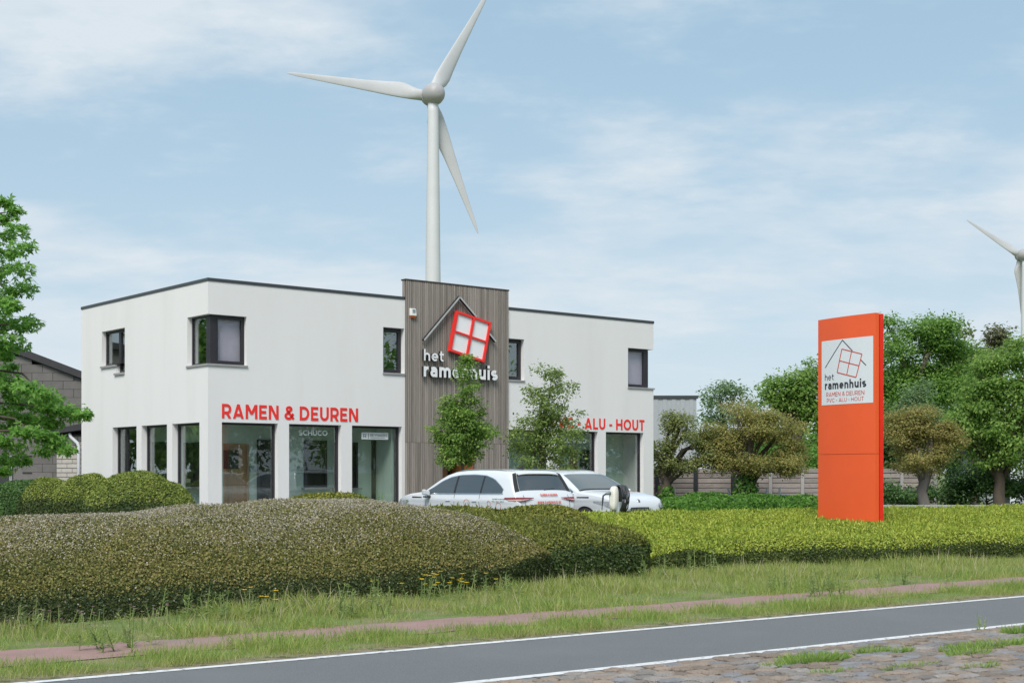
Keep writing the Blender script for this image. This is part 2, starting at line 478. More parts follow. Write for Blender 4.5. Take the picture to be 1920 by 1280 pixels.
class MB:
    def __init__(self):
        self.v, self.f = [], []

    def add(self, vs, fs):
        n = len(self.v)
        self.v += [tuple(p) for p in vs]
        self.f += [tuple(i + n for i in f) for f in fs]
        return self

    def box(self, x0, x1, y0, y1, z0, z1):
        return self.add([(x0, y0, z0), (x1, y0, z0), (x1, y1, z0), (x0, y1, z0), (x0, y0, z1), (x1, y0, z1), (x1, y1, z1), (x0, y1, z1)],
                        [(0, 3, 2, 1), (4, 5, 6, 7), (0, 1, 5, 4), (1, 2, 6, 5), (2, 3, 7, 6), (3, 0, 4, 7)])

    def bar(self, p, q, w, h, up=(0, 0, 1)):
        p, q = Vector(p), Vector(q)
        d = (q - p).normalized()
        s = d.cross(Vector(up))
        if s.length < 1e-4:
            s = d.cross(Vector((1, 0, 0)))
        s.normalize()
        u = s.cross(d)
        vs = [e + s * (a * w / 2) + u * (b * h / 2) for e in (p, q) for a, b in ((-1, -1), (1, -1), (1, 1), (-1, 1))]
        return self.add(vs, [(0, 1, 2, 3), (7, 6, 5, 4), (0, 4, 5, 1), (1, 5, 6, 2), (2, 6, 7, 3), (3, 7, 4, 0)])

    def tube(self, pts, rads, seg=8, caps=True):
        pts = [Vector(p) for p in pts]
        if not isinstance(rads, (list, tuple)):
            rads = [rads] * len(pts)
        vs, fs = [], []
        prev = None
        for i, p in enumerate(pts):
            d = (pts[min(i + 1, len(pts) - 1)] - pts[max(i - 1, 0)])
            d = d.normalized() if d.length > 1e-9 else Vector((0, 0, 1))
            ref = prev if prev is not None else (Vector((1, 0, 0)) if abs(d.x) < 0.9 else Vector((0, 1, 0)))
            s = (ref - d * ref.dot(d))
            s = s.normalized() if s.length > 1e-6 else d.orthogonal().normalized()
            prev = s
            t = d.cross(s)
            for k in range(seg):
                a = 2 * math.pi * k / seg
                vs.append(p + (s * math.cos(a) + t * math.sin(a)) * rads[i])
        for i in range(len(pts) - 1):
            for k in range(seg):
                k2 = (k + 1) % seg
                fs.append((i * seg + k, i * seg + k2, (i + 1) * seg + k2, (i + 1) * seg + k))
        if caps:
            fs.append(tuple(range(seg - 1, -1, -1)))
            fs.append(tuple((len(pts) - 1) * seg + k for k in range(seg)))
        return self.add(vs, fs)

    def grid(self, rows, closed=False):
        n = len(rows[0])
        vs = [p for r in rows for p in r]
        fs = []
        for i in range(len(rows) - 1):
            for k in range(n if closed else n - 1):
                k2 = (k + 1) % n
                fs.append((i * n + k, i * n + k2, (i + 1) * n + k2, (i + 1) * n + k))
        return self.add(vs, fs)

    def prism(self, poly, d0, d1, to3):
        """closed polygon (2-D) extruded between depths d0 and d1; to3(x, y, d) -> 3-D point"""
        n = len(poly)
        vs = [to3(x, y, d0) for x, y in poly] + [to3(x, y, d1) for x, y in poly]
        fs = [tuple(range(n)), tuple(range(2 * n - 1, n - 1, -1))]
        fs += [(i, i + n, (i + 1) % n + n, (i + 1) % n) for i in range(n)]
        return self.add(vs, fs)

    def mesh(self, name, smooth=False):
        me = bpy.data.meshes.new(name)
        me.from_pydata(self.v, [], self.f)
        bm = bmesh.new()
        bm.from_mesh(me)
        bmesh.ops.recalc_face_normals(bm, faces=bm.faces)
        bm.to_mesh(me)
        bm.free()
        if smooth:
            me.polygons.foreach_set('use_smooth', [True] * len(me.polygons))
        return me

    def build(self, name, material, parent=None, smooth=False, loc=None, rotz=0.0, bevel=0.0):
        o = link(name, self.mesh(name, smooth), material, parent, loc, rotz)
        if bevel:
            md = o.modifiers.new('edge', 'BEVEL')
            md.width = bevel
            md.segments = 2
            md.limit_method = 'ANGLE'
        return o


def scatter(name, P, U, N, S, template, faces, material, parent=None, kind=None):
    """one mesh of many small leaves: template points are (along U, across, along N) in units of S"""
    V = np.cross(N, U)
    V /= np.linalg.norm(V, axis=1, keepdims=True) + 1e-9
    N2 = np.cross(U, V)
    T = np.asarray(template, float)
    S = np.asarray(S).reshape(-1, 1)
    vs = np.empty((len(P), len(T), 3), np.float32)
    for k, (a, b, c) in enumerate(T):
        vs[:, k] = P + S * (a * U + b * V + c * N2)
    k = len(T)
    me = bpy.data.meshes.new(name)
    n = len(P)
    sizes = np.array([len(f) for f in faces])
    flat = np.concatenate([np.asarray(f) for f in faces])
    loops = (flat[None, :] + (np.arange(n) * k)[:, None]).ravel()
    tot = np.tile(sizes, n)
    start = np.concatenate([[0], np.cumsum(tot)[:-1]])
    me.vertices.add(n * k)
    me.vertices.foreach_set('co', vs.ravel())
    me.loops.add(len(loops))
    me.loops.foreach_set('vertex_index', loops.astype(np.int32))
    me.polygons.add(len(tot))
    me.polygons.foreach_set('loop_start', start.astype(np.int32))
    me.polygons.foreach_set('loop_total', tot.astype(np.int32))
    me.update(calc_edges=True)
    o = link(name, me, material, parent)
    if kind:
        o['kind'] = kind
    return o


T_LEAF = ([(0, 0, 0), (0.45, 0.30, 0.07), (1, 0, -0.06), (0.45, -0.30, 0.07)], [(0, 1, 2, 3)])
T_ROUND = ([(0, 0, 0), (0.35, 0.38, 0.05), (0.95, 0.0, 0.0), (0.35, -0.38, 0.05)], [(0, 1, 2, 3)])
T_NARROW = ([(0, 0, 0), (0.4, 0.16, 0.05), (1, 0, -0.1), (0.4, -0.16, 0.05)], [(0, 1, 2, 3)])
c5, s5 = math.cos(0.95), math.sin(0.95)


def _lobe(ang, ln, w):
    c, s = math.cos(ang), math.sin(ang)
    return [(0.0, 0.0, 0.0)] + [(c * a - s * b, s * a + c * b, 0.05 * ln) for a, b in ((ln * 0.45, w), (ln, 0), (ln * 0.45, -w))]


T_MAPLE = (_lobe(0, 1.0, 0.2) + _lobe(0.95, 0.78, 0.17) + _lobe(-0.95, 0.78, 0.17), [(0, 1, 2, 3), (4, 5, 6, 7), (8, 9, 10, 11)])
T_BLADE = ([(0, -0.028, 0), (0, 0.028, 0), (0.55, -0.02, 0.08), (0.55, 0.02, 0.08), (1, 0, 0.33)], [(0, 1, 3, 2), (2, 3, 4)])


def unit(a):
    return a / (np.linalg.norm(a, axis=1, keepdims=True) + 1e-9)


def in_view(P, margin=0.14):
    """mask of points that the camera, or one a step to its side, could see"""
    Y = np.maximum(P[:, 1], 0.1)
    u = P[:, 0] / Y * F / 1920.0
    v = (P[:, 2] - EYE) / Y * F / 1920.0
    return (P[:, 1] > 0.5) & (np.abs(u) < 0.5 + margin) & (v > -0.21 - margin) & (v < 0.47 + margin)


# ------------------------------------------------------------------ lettering: strokes of a geometric sans
def arc(cx, cy, rx, ry, a0, a1, n=12):
    return [(cx + rx * math.cos(math.radians(a0 + (a1 - a0) * i / n)), cy + ry * math.sin(math.radians(a0 + (a1 - a0) * i / n))) for i in range(n + 1)]


def glyph(c, w):
    """(advance width, strokes); a stroke is ('S', polyline) or ('D', p, q): a diagonal cut level at both ends"""
    t = w / 2
    S, D = 'S', 'D'
    if c == 'R':
        r = (1 - t - 0.38) / 2
        return 0.74, [(S, [(t, 0), (t, 1)]), (S, [(t, 1 - t), (0.40, 1 - t)] + arc(0.40, 0.38 + r, r, r, 90, -90)[1:] + [(t, 0.38)]), (D, (0.66 - t * .2, 0), (0.40, 0.38))]
    if c == 'P':
        r = (1 - t - 0.36) / 2
        return 0.70, [(S, [(t, 0), (t, 1)]), (S, [(t, 1 - t), (0.38, 1 - t)] + arc(0.38, 0.36 + r, r, r, 90, -90)[1:] + [(t, 0.36)])]
    if c == 'A':
        return 0.90, [(D, (t * 1.1, 0), (0.45, 1)), (D, (0.90 - t * 1.1, 0), (0.45, 1)), (S, [(0.22, 0.25), (0.68, 0.25)])]
    if c == 'V':
        return 0.86, [(D, (t * 1.1, 1), (0.43, 0)), (D, (0.86 - t * 1.1, 1), (0.43, 0))]
    if c == 'M':
        return 0.98, [(S, [(t, 0), (t, 1)]), (S, [(0.98 - t, 0), (0.98 - t, 1)]), (D, (t * 1.2, 1), (0.49, 0.32)), (D, (0.98 - t * 1.2, 1), (0.49, 0.32))]
    if c == 'N':
        return 0.84, [(S, [(t, 0), (t, 1)]), (S, [(0.84 - t, 0), (0.84 - t, 1)]), (D, (t * 1.3, 1), (0.84 - t * 1.3, 0))]
    if c == 'E':
        return 0.66, [(S, [(t, 0), (t, 1)]), (S, [(t, 1 - t), (0.64, 1 - t)]), (S, [(t, 0.5), (0.58, 0.5)]), (S, [(t, t), (0.65, t)])]
    if c == 'L':
        return 0.60, [(S, [(t, 1), (t, t), (0.60, t)])]
    if c == 'H':
        return 0.82, [(S, [(t, 0), (t, 1)]), (S, [(0.82 - t, 0), (0.82 - t, 1)]), (S, [(t, 0.5), (0.82 - t, 0.5)])]
    if c == 'T':
        return 0.68, [(S, [(0, 1 - t), (0.68, 1 - t)]), (S, [(0.34, 0), (0.34, 1 - t)])]
    if c == 'D':
        r = 0.5 - t
        return 0.84, [(S, [(t, 0), (t, 1)]), (S, [(t, 1 - t), (0.36, 1 - t)] + arc(0.36, 0.5, 0.48 - t, r, 90, -90)[1:] + [(t, t)])]
    if c in 'UÜ':
        st = [(S, [(t, 1), (t, 0.38)] + arc(0.39, 0.38, 0.39 - t, 0.38 - t, 180, 360)[1:] + [(0.78 - t, 1)])]
        if c == 'Ü':
            st += [(S, [(0.24, 1.09), (0.24, 1.22)]), (S, [(0.54, 1.09), (0.54, 1.22)])]
        return 0.78, st
    if c == 'O':
        return 0.98, [(S, arc(0.49, 0.5, 0.49 - t, 0.5 - t, 0, 360, 28))]
    if c == 'C':
        return 0.84, [(S, arc(0.48, 0.5, 0.48 - t, 0.5 - t, 45, 315, 22))]
    if c == 'S':
        r = (1 - w) / 4
        return 0.66, [(S, arc(0.33, 0.5 + r, 0.30 - t * .3, r, 35, 270, 14) + arc(0.33, 0.5 - r, 0.30 - t * .3, r, 90, -145, 14)[1:])]
    if c == 'W':
        return 1.2, [(D, (t, 1), (0.33, 0)), (D, (0.33, 0), (0.6, 1)), (D, (0.6, 1), (0.87, 0)), (D, (1.2 - t, 1), (0.87, 0))]
    if c == 'Y':
        return 0.8, [(D, (t * 1.1, 1), (0.4, 0.4)), (D, (0.8 - t * 1.1, 1), (0.4, 0.4)), (S, [(0.4, 0), (0.4, 0.42)])]
    if c == 'I':
        return w, [(S, [(t, 0), (t, 1)])]
    if c == 'B':
        return 0.72, [(S, [(t, 0), (t, 1)]), (S, [(t, 1 - t), (0.42, 1 - t)] + arc(0.42, 0.75 - t / 2, 0.22 - t * .4, 0.25 - t / 2, 90, -90)[1:] + [(t, 0.5)]),
                      (S, [(t, 0.5), (0.46, 0.5)] + arc(0.46, 0.25 + t / 2, 0.24 - t * .4, 0.25 - t / 2, 90, -90)[1:] + [(t, t)])]
    if c == '-':
        return 0.36, [(S, [(0, 0.42), (0.36, 0.42)])]
    if c == '.':
        return w, [(S, [(t, 0), (t, w)])]
    if c == '&':
        return 0.82, [(S, [(0.80, t * .6), (0.24, 0.66)] + arc(0.40, 0.78, 0.19, 0.22 - t, 200, -20, 12)
                       + arc(0.36, 0.28, 0.33 - t * .6, 0.28 - t, 115, 300, 14) + [(0.62, 0.22), (0.76, 0.46)])]
    x = 0.70                                             # lower case
    if c == 'h':
        return 0.62, [(S, [(t, 0), (t, 1)]), (S, [(t, 0.36)] + arc(0.31, 0.38, 0.31 - t, x - 0.38 - t, 180, 0)[1:] + [(0.62 - t, 0)])]
    if c in 'nr':
        if c == 'n':
            return 0.62, [(S, [(t, 0), (t, x)]), (S, [(t, 0.36)] + arc(0.31, 0.38, 0.31 - t, x - 0.38 - t, 180, 0)[1:] + [(0.62 - t, 0)])]
        return 0.42, [(S, [(t, 0), (t, x)]), (S, [(t, 0.34)] + arc(0.40, 0.36, 0.40 - t, x - 0.36 - t, 180, 88)[1:])]
    if c == 'm':
        return 1.0, [(S, [(t, 0), (t, x)]), (S, [(t, 0.38)] + arc(0.275 + t * .25, 0.40, 0.275 - t * .75, x - 0.40 - t, 180, 0)[1:] + [(0.55 - t * .5, 0)]),
                     (S, [(0.55 - t * .5, 0.38)] + arc(0.775 - t * .75, 0.40, 0.225 - t * .25, x - 0.40 - t, 180, 0)[1:] + [(1.0 - t, 0)])]
    if c == 'u':
        return 0.62, [(S, [(0.62 - t, 0), (0.62 - t, x)]), (S, [(t, x), (t, 0.32)] + arc(0.31, 0.32, 0.31 - t, 0.32 - t, 180, 360)[1:])]
    if c == 'i':
        return w, [(S, [(t, 0), (t, x)]), (S, [(t, x + 0.10), (t, x + 0.10 + w)])]
    if c == 'e':
        return 0.66, [(S, [(t, x / 2), (0.66 - t, x / 2)] + arc(0.33, x / 2, 0.33 - t, x / 2 - t, 0, 318, 20)[1:])]
    if c == 'a':
        return 0.60, [(S, [(0.07, x * .82)] + arc(0.30, 0.42, 0.30 - t, x - 0.42 - t, 125, 0, 8) + [(0.60 - t, 0)]),
                      (S, [(0.60 - t, 0.40), (0.27, 0.40)] + arc(0.27, 0.20 + t / 2, 0.25 - t * .8, 0.20 - t / 2, 90, 270)[1:] + [(0.60 - t, t + .03)])]
    if c == 't':
        return 0.44, [(S, [(0.16, 0.9), (0.16, 0.22)] + arc(0.34, 0.22, 0.18, 0.22 - t, 180, 285)[1:]), (S, [(0, x - t), (0.42, x - t)])]
    if c == 's':
        r = (x - w) / 4
        return 0.54, [(S, arc(0.27, x / 2 + r, 0.25 - t * .5, r, 40, 270, 12) + arc(0.27, x / 2 - r, 0.25 - t * .5, r, 90, -140, 12)[1:])]
    return 0.34, []


def stroke_polys(st, w):
    """quads that make up one stroke (mitred)"""
    t = w / 2
    if st[0] == 'D':
        (x0, y0), (x1, y1) = st[1], st[2]
        ln = math.hypot(x1 - x0, y1 - y0)
        hw = t * ln / abs(y1 - y0)
        return [[(x0 - hw, y0), (x0 + hw, y0), (x1 + hw, y1), (x1 - hw, y1)]]
    p = [Vector((a, b)) for a, b in st[1]]
    left, right = [], []
    closed = (p[0] - p[-1]).length < 1e-6
    for i in range(len(p)):
        dp = (p[i] - p[i - 1]).normalized() if i > 0 else (((p[0] - p[-2]).normalized()) if closed else None)
        dn = (p[i + 1] - p[i]).normalized() if i < len(p) - 1 else (((p[1] - p[0]).normalized()) if closed else None)
        dp, dn = dp or dn, dn or dp
        n0, n1 = Vector((-dp.y, dp.x)), Vector((-dn.y, dn.x))
        m = (n0 + n1)
        m = m.normalized() if m.length > 0.2 else n1
        k = min(t / max(m.dot(n1), 0.35), 2.2 * t)
        left.append(p[i] + m * k)
        right.append(p[i] - m * k)
    return [[tuple(left[i]), tuple(right[i]), tuple(right[i + 1]), tuple(left[i + 1])] for i in range(len(p) - 1)]


def lettering(text, w, width, height, to3, depth0, depth1, space=0.16, wordspace=0.36):
    """list of (character, front MB, side MB): text laid out from x = 0 to width, capitals `height` tall; to3(x, z, d) -> point"""
    x, items = 0.0, []
    for c in text:
        if c == ' ':
            x += wordspace
            continue
        adv, sts = glyph(c, w)
        items.append((c, x, sts))
        x += adv + space
    total = x - space
    kx = width / total
    out = []
    for c, x0, sts in items:
        mb = MB()
        for si, st in enumerate(sts):
            e = 0.0012 * si
            for poly in stroke_polys(st, w):
                mb.prism([((x0 + a) * kx, b * height) for a, b in poly], depth0, depth1 + e * (1 if depth1 > depth0 else -1), to3)
        out.append((c, mb))
    return out


# ------------------------------------------------------------------ ground, road, path
RA = math.radians(35.5)                                  # direction of the road
RE, RN = np.array([math.cos(RA), math.sin(RA)]), np.array([-math.sin(RA), math.cos(RA)])


def strip(name, c0, c1, a0, a1, z, material, kind='structure', n=40, wob=0.0, seed=0):
    r = random.Random(seed)
    mb = MB()
    rows = []
    for i in range(n + 1):
        a = a0 + (a1 - a0) * i / n
        e0, e1 = r.uniform(-wob, wob), r.uniform(-wob, wob)
        rows.append([(*(RE * a + RN * (c0 + e0)), z), (*(RE * a + RN * (c1 + e1)), z)])
    mb.grid(rows)
    return tag(mb.build(name, material), kind=kind)


mb = MB()
mb.add([(-1800, -600, 0), (1800, -600, 0), (1800, 2600, 0), (-1800, 2600, 0)], [(0, 1, 2, 3)])
tag(mb.build('ground', M['ground']), kind='structure')
strip('verge_soil', 10.95, 11.42, -60, 120, 0.004, M['dirt'], n=500, wob=0.07, seed=3)
strip('road', 8.88, 11.08, -60, 120, 0.010, M['asphalt'], n=400, wob=0.012, seed=4)
strip('road_edge_line', 10.94, 11.045, -60, 120, 0.014, M['paint_white'], n=500, wob=0.004, seed=5)
strip('road_edge_line', 8.93, 9.05, -60, 120, 0.014, M['paint_white'], n=500, wob=0.004, seed=6)
strip('cycle_path', 12.06, 13.10, -60, 120, 0.008, M['path_red'], n=400, wob=0.06, seed=7)
strip('cobbled_strip', 2.0, 8.88, -60, 120, 0.008, M['cobble_bed'], n=10)
# car park in front of the shop
e, nn_ = np.array([math.cos(TH), math.sin(TH)]), np.array([-math.sin(TH), math.cos(TH)])
mb = MB()
pk = [tuple(e * a + nn_ * b) for a, b in ((8, 23.5), (42, 25.5), (42, 46), (8, 46))]
mb.prism(pk, -0.05, 0.06, lambda x, y, z: (x, y, z))
tag(mb.build('car_park', M['car_park']), kind='structure')

# cobbles: the stones in view are single parts of the strip, the others one mass
cob_root = bpy.data.objects['cobbled_strip']
shapes = []
for k in range(10):
    r = random.Random(50 + k)
    lx, ly = r.uniform(0.086, 0.101), r.uniform(0.062, 0.073)
    top, mid, bot = [], [], []
    n = 12
    for i in range(n):
        a = 2 * math.pi * (i + 0.5) / n
        c, s = math.cos(a), math.sin(a)
        q = (abs(c) ** 7 + abs(s) ** 7) ** (-1 / 7)
        j = r.uniform(0.84, 1.03)
        x, y = c * q * lx * j, s * q * ly * j
        bot.append((x * 1.02, y * 1.02, 0.0))
        mid.append((x, y, 0.023 + r.uniform(-.003, .003)))
        top.append((x * 0.87, y * 0.84, 0.034 + r.uniform(-.004, .004)))
    m_ = MB()
    m_.grid([bot, mid, top], closed=True)
    m_.add(top, [tuple(range(n))])
    shapes.append(m_.mesh('cobble', False))
var = {}
for k, me in enumerate(shapes):
    for mn in ('cobble_brown', 'cobble_grey', 'cobble_blue'):
        c = me.copy()
        c.materials.append(M[mn])
        var[(k, mn)] = c
cells = []
c_ = 8.79
row = 0
while c_ > 4.2:
    a = -12 + rnd.random() * 0.2
    while a < 24:
        cells.append((a + rnd.uniform(-.015, .015), c_ + rnd.uniform(-.012, .012)))
        a += 0.203 * rnd.uniform(0.95, 1.08)
    c_ -= 0.146
    row += 1
near, far = [], []  # in view / out of view
for a, c in cells:
    p = RE * a + RN * c
    u = p[0] / max(p[1], .1) * F + CX
    v = HY + EYE * F / max(p[1], .1)
    (near if (p[1] > 3 and -20 < u < 1950 and v < 1292) else far).append((a, c, p))
near.sort(key=lambda t: t[2][1])
far += near[300:]
near = near[:300]
for a, c, p in near:
    mn = rnd.choices(('cobble_brown', 'cobble_grey', 'cobble_blue'), (0.58, 0.34, 0.08))[0]
    o = link('cobble', var[(rnd.randrange(10), mn)], None, cob_root, (p[0], p[1], 0.004 + rnd.uniform(-0.012, 0.004)), RA + rnd.uniform(-0.06, 0.06))
    o.scale = (rnd.uniform(.92, 1.1), rnd.uniform(.92, 1.08), rnd.uniform(.8, 1.15))
mb = MB()
vs0 = [[tuple(v.co) for v in me.vertices] for me in shapes[:3]]
fs0 = [[tuple(q.vertices) for q in me.polygons] for me in shapes[:3]]
for a, c, p in far:
    k = rnd.randrange(3)
    ca, sa = math.cos(RA), math.sin(RA)
    mb.add([(p[0] + x * ca - y * sa, p[1] + x * sa + y * ca, z) for x, y, z in vs0[k]], fs0[k])
me = bpy.data.meshes.new('cobble_mass')
me.from_pydata(mb.v, [], mb.f)
for mn in ('cobble_brown', 'cobble_grey', 'cobble_blue'):
    me.materials.append(M[mn + '_mass'])
nf_ = len(fs0[0])
me.polygons.foreach_set('material_index', np.repeat(RNG.choice(3, len(far), p=(.58, .34, .08)), nf_).astype(np.int32))
tag(link('cobble_mass', me, None, cob_root), kind='stuff')

# ------------------------------------------------------------------ the shop
SHOP = empty('shop_building', CORNER, TH, 'white rendered two storey shop with flat roof and slatted wood entrance tower', 'shop')
LEN, DEP, ROOF = 16.35, 8.3, 6.70
HEAD, FLOOR = 2.96, 0.10


def MAP(plane):
    if plane == 'front':
        return lambda u, d, z: (u, d, z)
    if plane == 'side':
        return lambda u, d, z: (d, u, z)
    return lambda u, d, z: (LEN - d, u, z)               # 'right'


def bx(mb, plane, u0, u1, d0, d1, z0, z1):
    f = MAP(plane)
    p, q = f(u0, d0, z0), f(u1, d1, z1)
    return mb.box(*[v for i in range(3) for v in (min(p[i], q[i]), max(p[i], q[i]))])


def wall(plane, length, ops, z0=0.0, z1=ROOF - 0.08, thick=0.3, trim0=0.0, trim1=0.0):
    """outer and inner skin with real openings and their reveals; trim keeps the inner skin and reveals clear of the neighbour wall"""
    f = MAP(plane)
    mb = MB()
    us = sorted({0.0, length} | {o[0] for o in ops} | {o[1] for o in ops})
    zs = sorted({z0, z1} | {o[2] for o in ops} | {o[3] for o in ops})
    for i in range(len(us) - 1):
        for j in range(len(zs) - 1):
            uc, zc2 = (us[i] + us[i + 1]) / 2, (zs[j] + zs[j + 1]) / 2
            if any(o[0] < uc < o[1] and o[2] < zc2 < o[3] for o in ops):
                continue
            mb.add([f(us[i], 0, zs[j]), f(us[i + 1], 0, zs[j]), f(us[i + 1], 0, zs[j + 1]), f(us[i], 0, zs[j + 1])], [(0, 1, 2, 3)])
            a, b = max(us[i], trim0), min(us[i + 1], length - trim1)
            if b > a:
                mb.add([f(a, thick, zs[j]), f(b, thick, zs[j]), f(b, thick, zs[j + 1]), f(a, thick, zs[j + 1])], [(0, 1, 2, 3)])
    for u0, u1, a0, a1 in ops:
        s0 = trim0 if u0 <= 0 else u0
        s1 = length - trim1 if u1 >= length else u1
        for z in (a0, a1):
            mb.add([f(s0, 0, z), f(s1, 0, z), f(s1, thick, z), f(s0, thick, z)], [(0, 1, 2, 3)])
        for u in (u0, u1):
            if 0 < u < length:
                mb.add([f(u, 0, a0), f(u, 0, a1), f(u, thick, a1), f(u, thick, a0)], [(0, 1, 2, 3)])
    me = bpy.data.meshes.new('wall')
    me.from_pydata(mb.v, [], mb.f)
    return link('wall', me, M['render_wall'], SHOP)


G_FRONT = [(fx(416), fx(521)), (fx(542), fx(640)), (fx(660), fx(753.5)), (10.10, 11.75), (12.14, fx(1121)), (fx(1136), fx(1206.6))]
G_SIDE = [(sy(374), sy(323)), (sy(313), sy(265.5)), (sy(256), sy(211))]
ZT0, ZT1 = fz(390, 681), fz(390, 588)                     # upper corner windows
U_LEFT = (0.0, fx(462.5), ZT0, ZT1)
U_LEFT_SIDE = (0.0, sy(351.3), ZT0, ZT1)
ZM0, ZM1 = fz(740, 699), fz(740, 614.5)                   # the two narrow windows beside the tower
PAN0, PAN1 = fx(759), fx(952)
U_MID = (fx(718.5), PAN0 - 0.02, ZM0, ZM1)
U_MID2 = (PAN1 + 0.02, fx(983), fz(960, 711.5), fz(960, 634.5))
U_RIGHT = (fx(1177.5), LEN, fz(1200, 726), fz(1200, 653.5))
U_RIGHT_SIDE = (0.0, 1.15, U_RIGHT[2], U_RIGHT[3])
S_UP = (sy(234), sy(191), sz(215, 683.5), sz(215, 617.5))
S_LOW = (S_UP[0], sy(217), sz(225, 698.5), S_UP[2])
wall('front', LEN, [(a, b, FLOOR, HEAD) for a, b in G_FRONT] + [U_LEFT, U_MID, U_MID2, U_RIGHT, (fx(829), fx(887), FLOOR, 2.75)], trim0=0.0, trim1=0.0)
wall('side', DEP, [(a, b, FLOOR, HEAD) for a, b in G_SIDE] + [U_LEFT_SIDE, S_UP, S_LOW], trim0=0.3)
wall('right', DEP, [U_RIGHT_SIDE], trim0=0.3)
mb = MB()
mb.box(0.012, LEN - 0.012, DEP - 0.3, DEP + 0.01, 0.0, ROOF - 0.09)
mb.build('rear_wall', M['render_wall'], SHOP)
mb = MB()
mb.box(0.3, LEN - 0.3, 0.3, DEP - 0.3, 6.25, 6.45)
mb.build('roof', M['roof_dark'], SHOP)
mb = MB()
mb.box(0.3, LEN - 0.3, 0.3, DEP - 0.3, 3.0, 3.3)
mb.build('ceiling', M['ceiling_in'], SHOP)
mb = MB()
mb.box(0.02, LEN - 0.02, 0.02, DEP - 0.3, 0.0, FLOOR - 0.004)
mb.build('floor', M['floor_in'], SHOP)
# coping along the roof edge
for (x0, x1, y0, y1) in ((-0.02, PAN0 - 0.02, -0.02, 0.25), (PAN1 + 0.02, LEN + 0.02, -0.02, 0.25), (-0.02, 0.25, 0.25, DEP + 0.02),
                         (LEN - 0.25, LEN + 0.02, 0.25, DEP + 0.02)):
    m_ = MB()
    m_.box(x0, x1, y0, y1, ROOF - 0.085, ROOF)
    m_.build('roof_coping', M['coping'], SHOP, bevel=0.008)

# partitions behind the shop windows
PD = 1.15
for (x0, x1, y0, y1, z0, z1, mt) in ((PD, 5.95, PD, PD + 0.1, FLOOR, 3.0, 'mint'), (10.3, LEN - 0.3, PD, PD + 0.1, FLOOR, 3.0, 'mint'),
                                     (PD, PD + 0.1, PD + 0.1, DEP - 0.31, FLOOR, 3.0, 'mint'), (5.95, 6.05, 0.31, PD + 0.1, FLOOR, 3.0, 'mint'),
                                     (10.2, 10.3, 0.31, PD + 0.1, FLOOR, 3.0, 'mint'), (0.31, LEN - 0.31, 3.4, 3.5, 3.3, 6.25, 'dark_in'),
                                     (3.2, 3.3, 0.31, 3.4, 3.3, 6.25, 'dark_in'), (12.6, 12.7, 0.31, 3.4, 3.3, 6.25, 'dark_in')):
    m_ = MB()
    m_.box(x0, x1, y0, y1, z0, z1)
    m_.build('partition', M[mt], SHOP)


def frame_box(mb, plane, u0, u1, z0, z1, d0, d1, w):
    bx(mb, plane, u0, u1, d0, d1, z0, z0 + w)
    bx(mb, plane, u0, u1, d0, d1, z1 - w, z1)
    bx(mb, plane, u0, u0 + w, d0, d1, z0 + w, z1 - w)
    bx(mb, plane, u1 - w, u1, d0, d1, z0 + w, z1 - w)


def window(plane, op, rec=0.13, w=0.055, mull=(), sill=0.0, pane_mat='glass', blind=None, casement=0.0, wr=None, wl=None):
    u0, u1, z0, z1 = op
    mb = MB()
    frame_box(mb, plane, u0, u1, z0, z1, rec, rec + 0.08, w)
    edges = [u0 + w]
    for m_ in mull:
        um = u0 + (u1 - u0) * m_
        bx(mb, plane, um - w * .6, um + w * .6, rec + 0.002, rec + 0.078, z0 + w, z1 - w)
        edges += [um - w * .6, um + w * .6]
    edges.append(u1 - w)
    if casement:
        frame_box(mb, plane, u0 + w, u1 - w, z0 + w, z1 - w, rec - 0.015, rec + 0.06, casement)
        edges = [edges[0] + casement, edges[-1] - casement]
    f = mb.build('window', M['frame'], SHOP, bevel=0.004)
    lo, hi = z0 + w + casement, z1 - w - casement
    for i in range(0, len(edges), 2):
        p = MB()
        bx(p, plane, edges[i], edges[i + 1], rec + 0.03, rec + 0.042, lo, hi)
        p.build('pane', M[pane_mat], f)
        if blind:
            q = MB()
            bx(q, plane, edges[i], edges[i + 1], rec + 0.10, rec + 0.11, lo, hi)
            q.build('blind', M[blind], f)
    if sill:
        s = MB()
        bx(s, plane, u0 - (0.02 if u0 > 0 else 0), u1 + 0.015, -sill, rec + 0.02, z0 - 0.055, z0 - 0.002)
        s.build('sill', M['sill'], f, bevel=0.004)
    return f


w_front = [window('front', (a, b, FLOOR, HEAD), rec=0.16, w=0.06) for a, b in G_FRONT]
w_side = [window('side', (a, b, FLOOR, HEAD), rec=0.16, w=0.06, mull=(0.62,) if i == 2 else ()) for i, (a, b) in enumerate(G_SIDE)]
window('front', U_MID, rec=0.16, w=0.045, sill=0.035, casement=0.07, pane_mat='glass_dim')
window('front', U_MID2, rec=0.16, w=0.045, sill=0.035, casement=0.07, pane_mat='glass_dim')


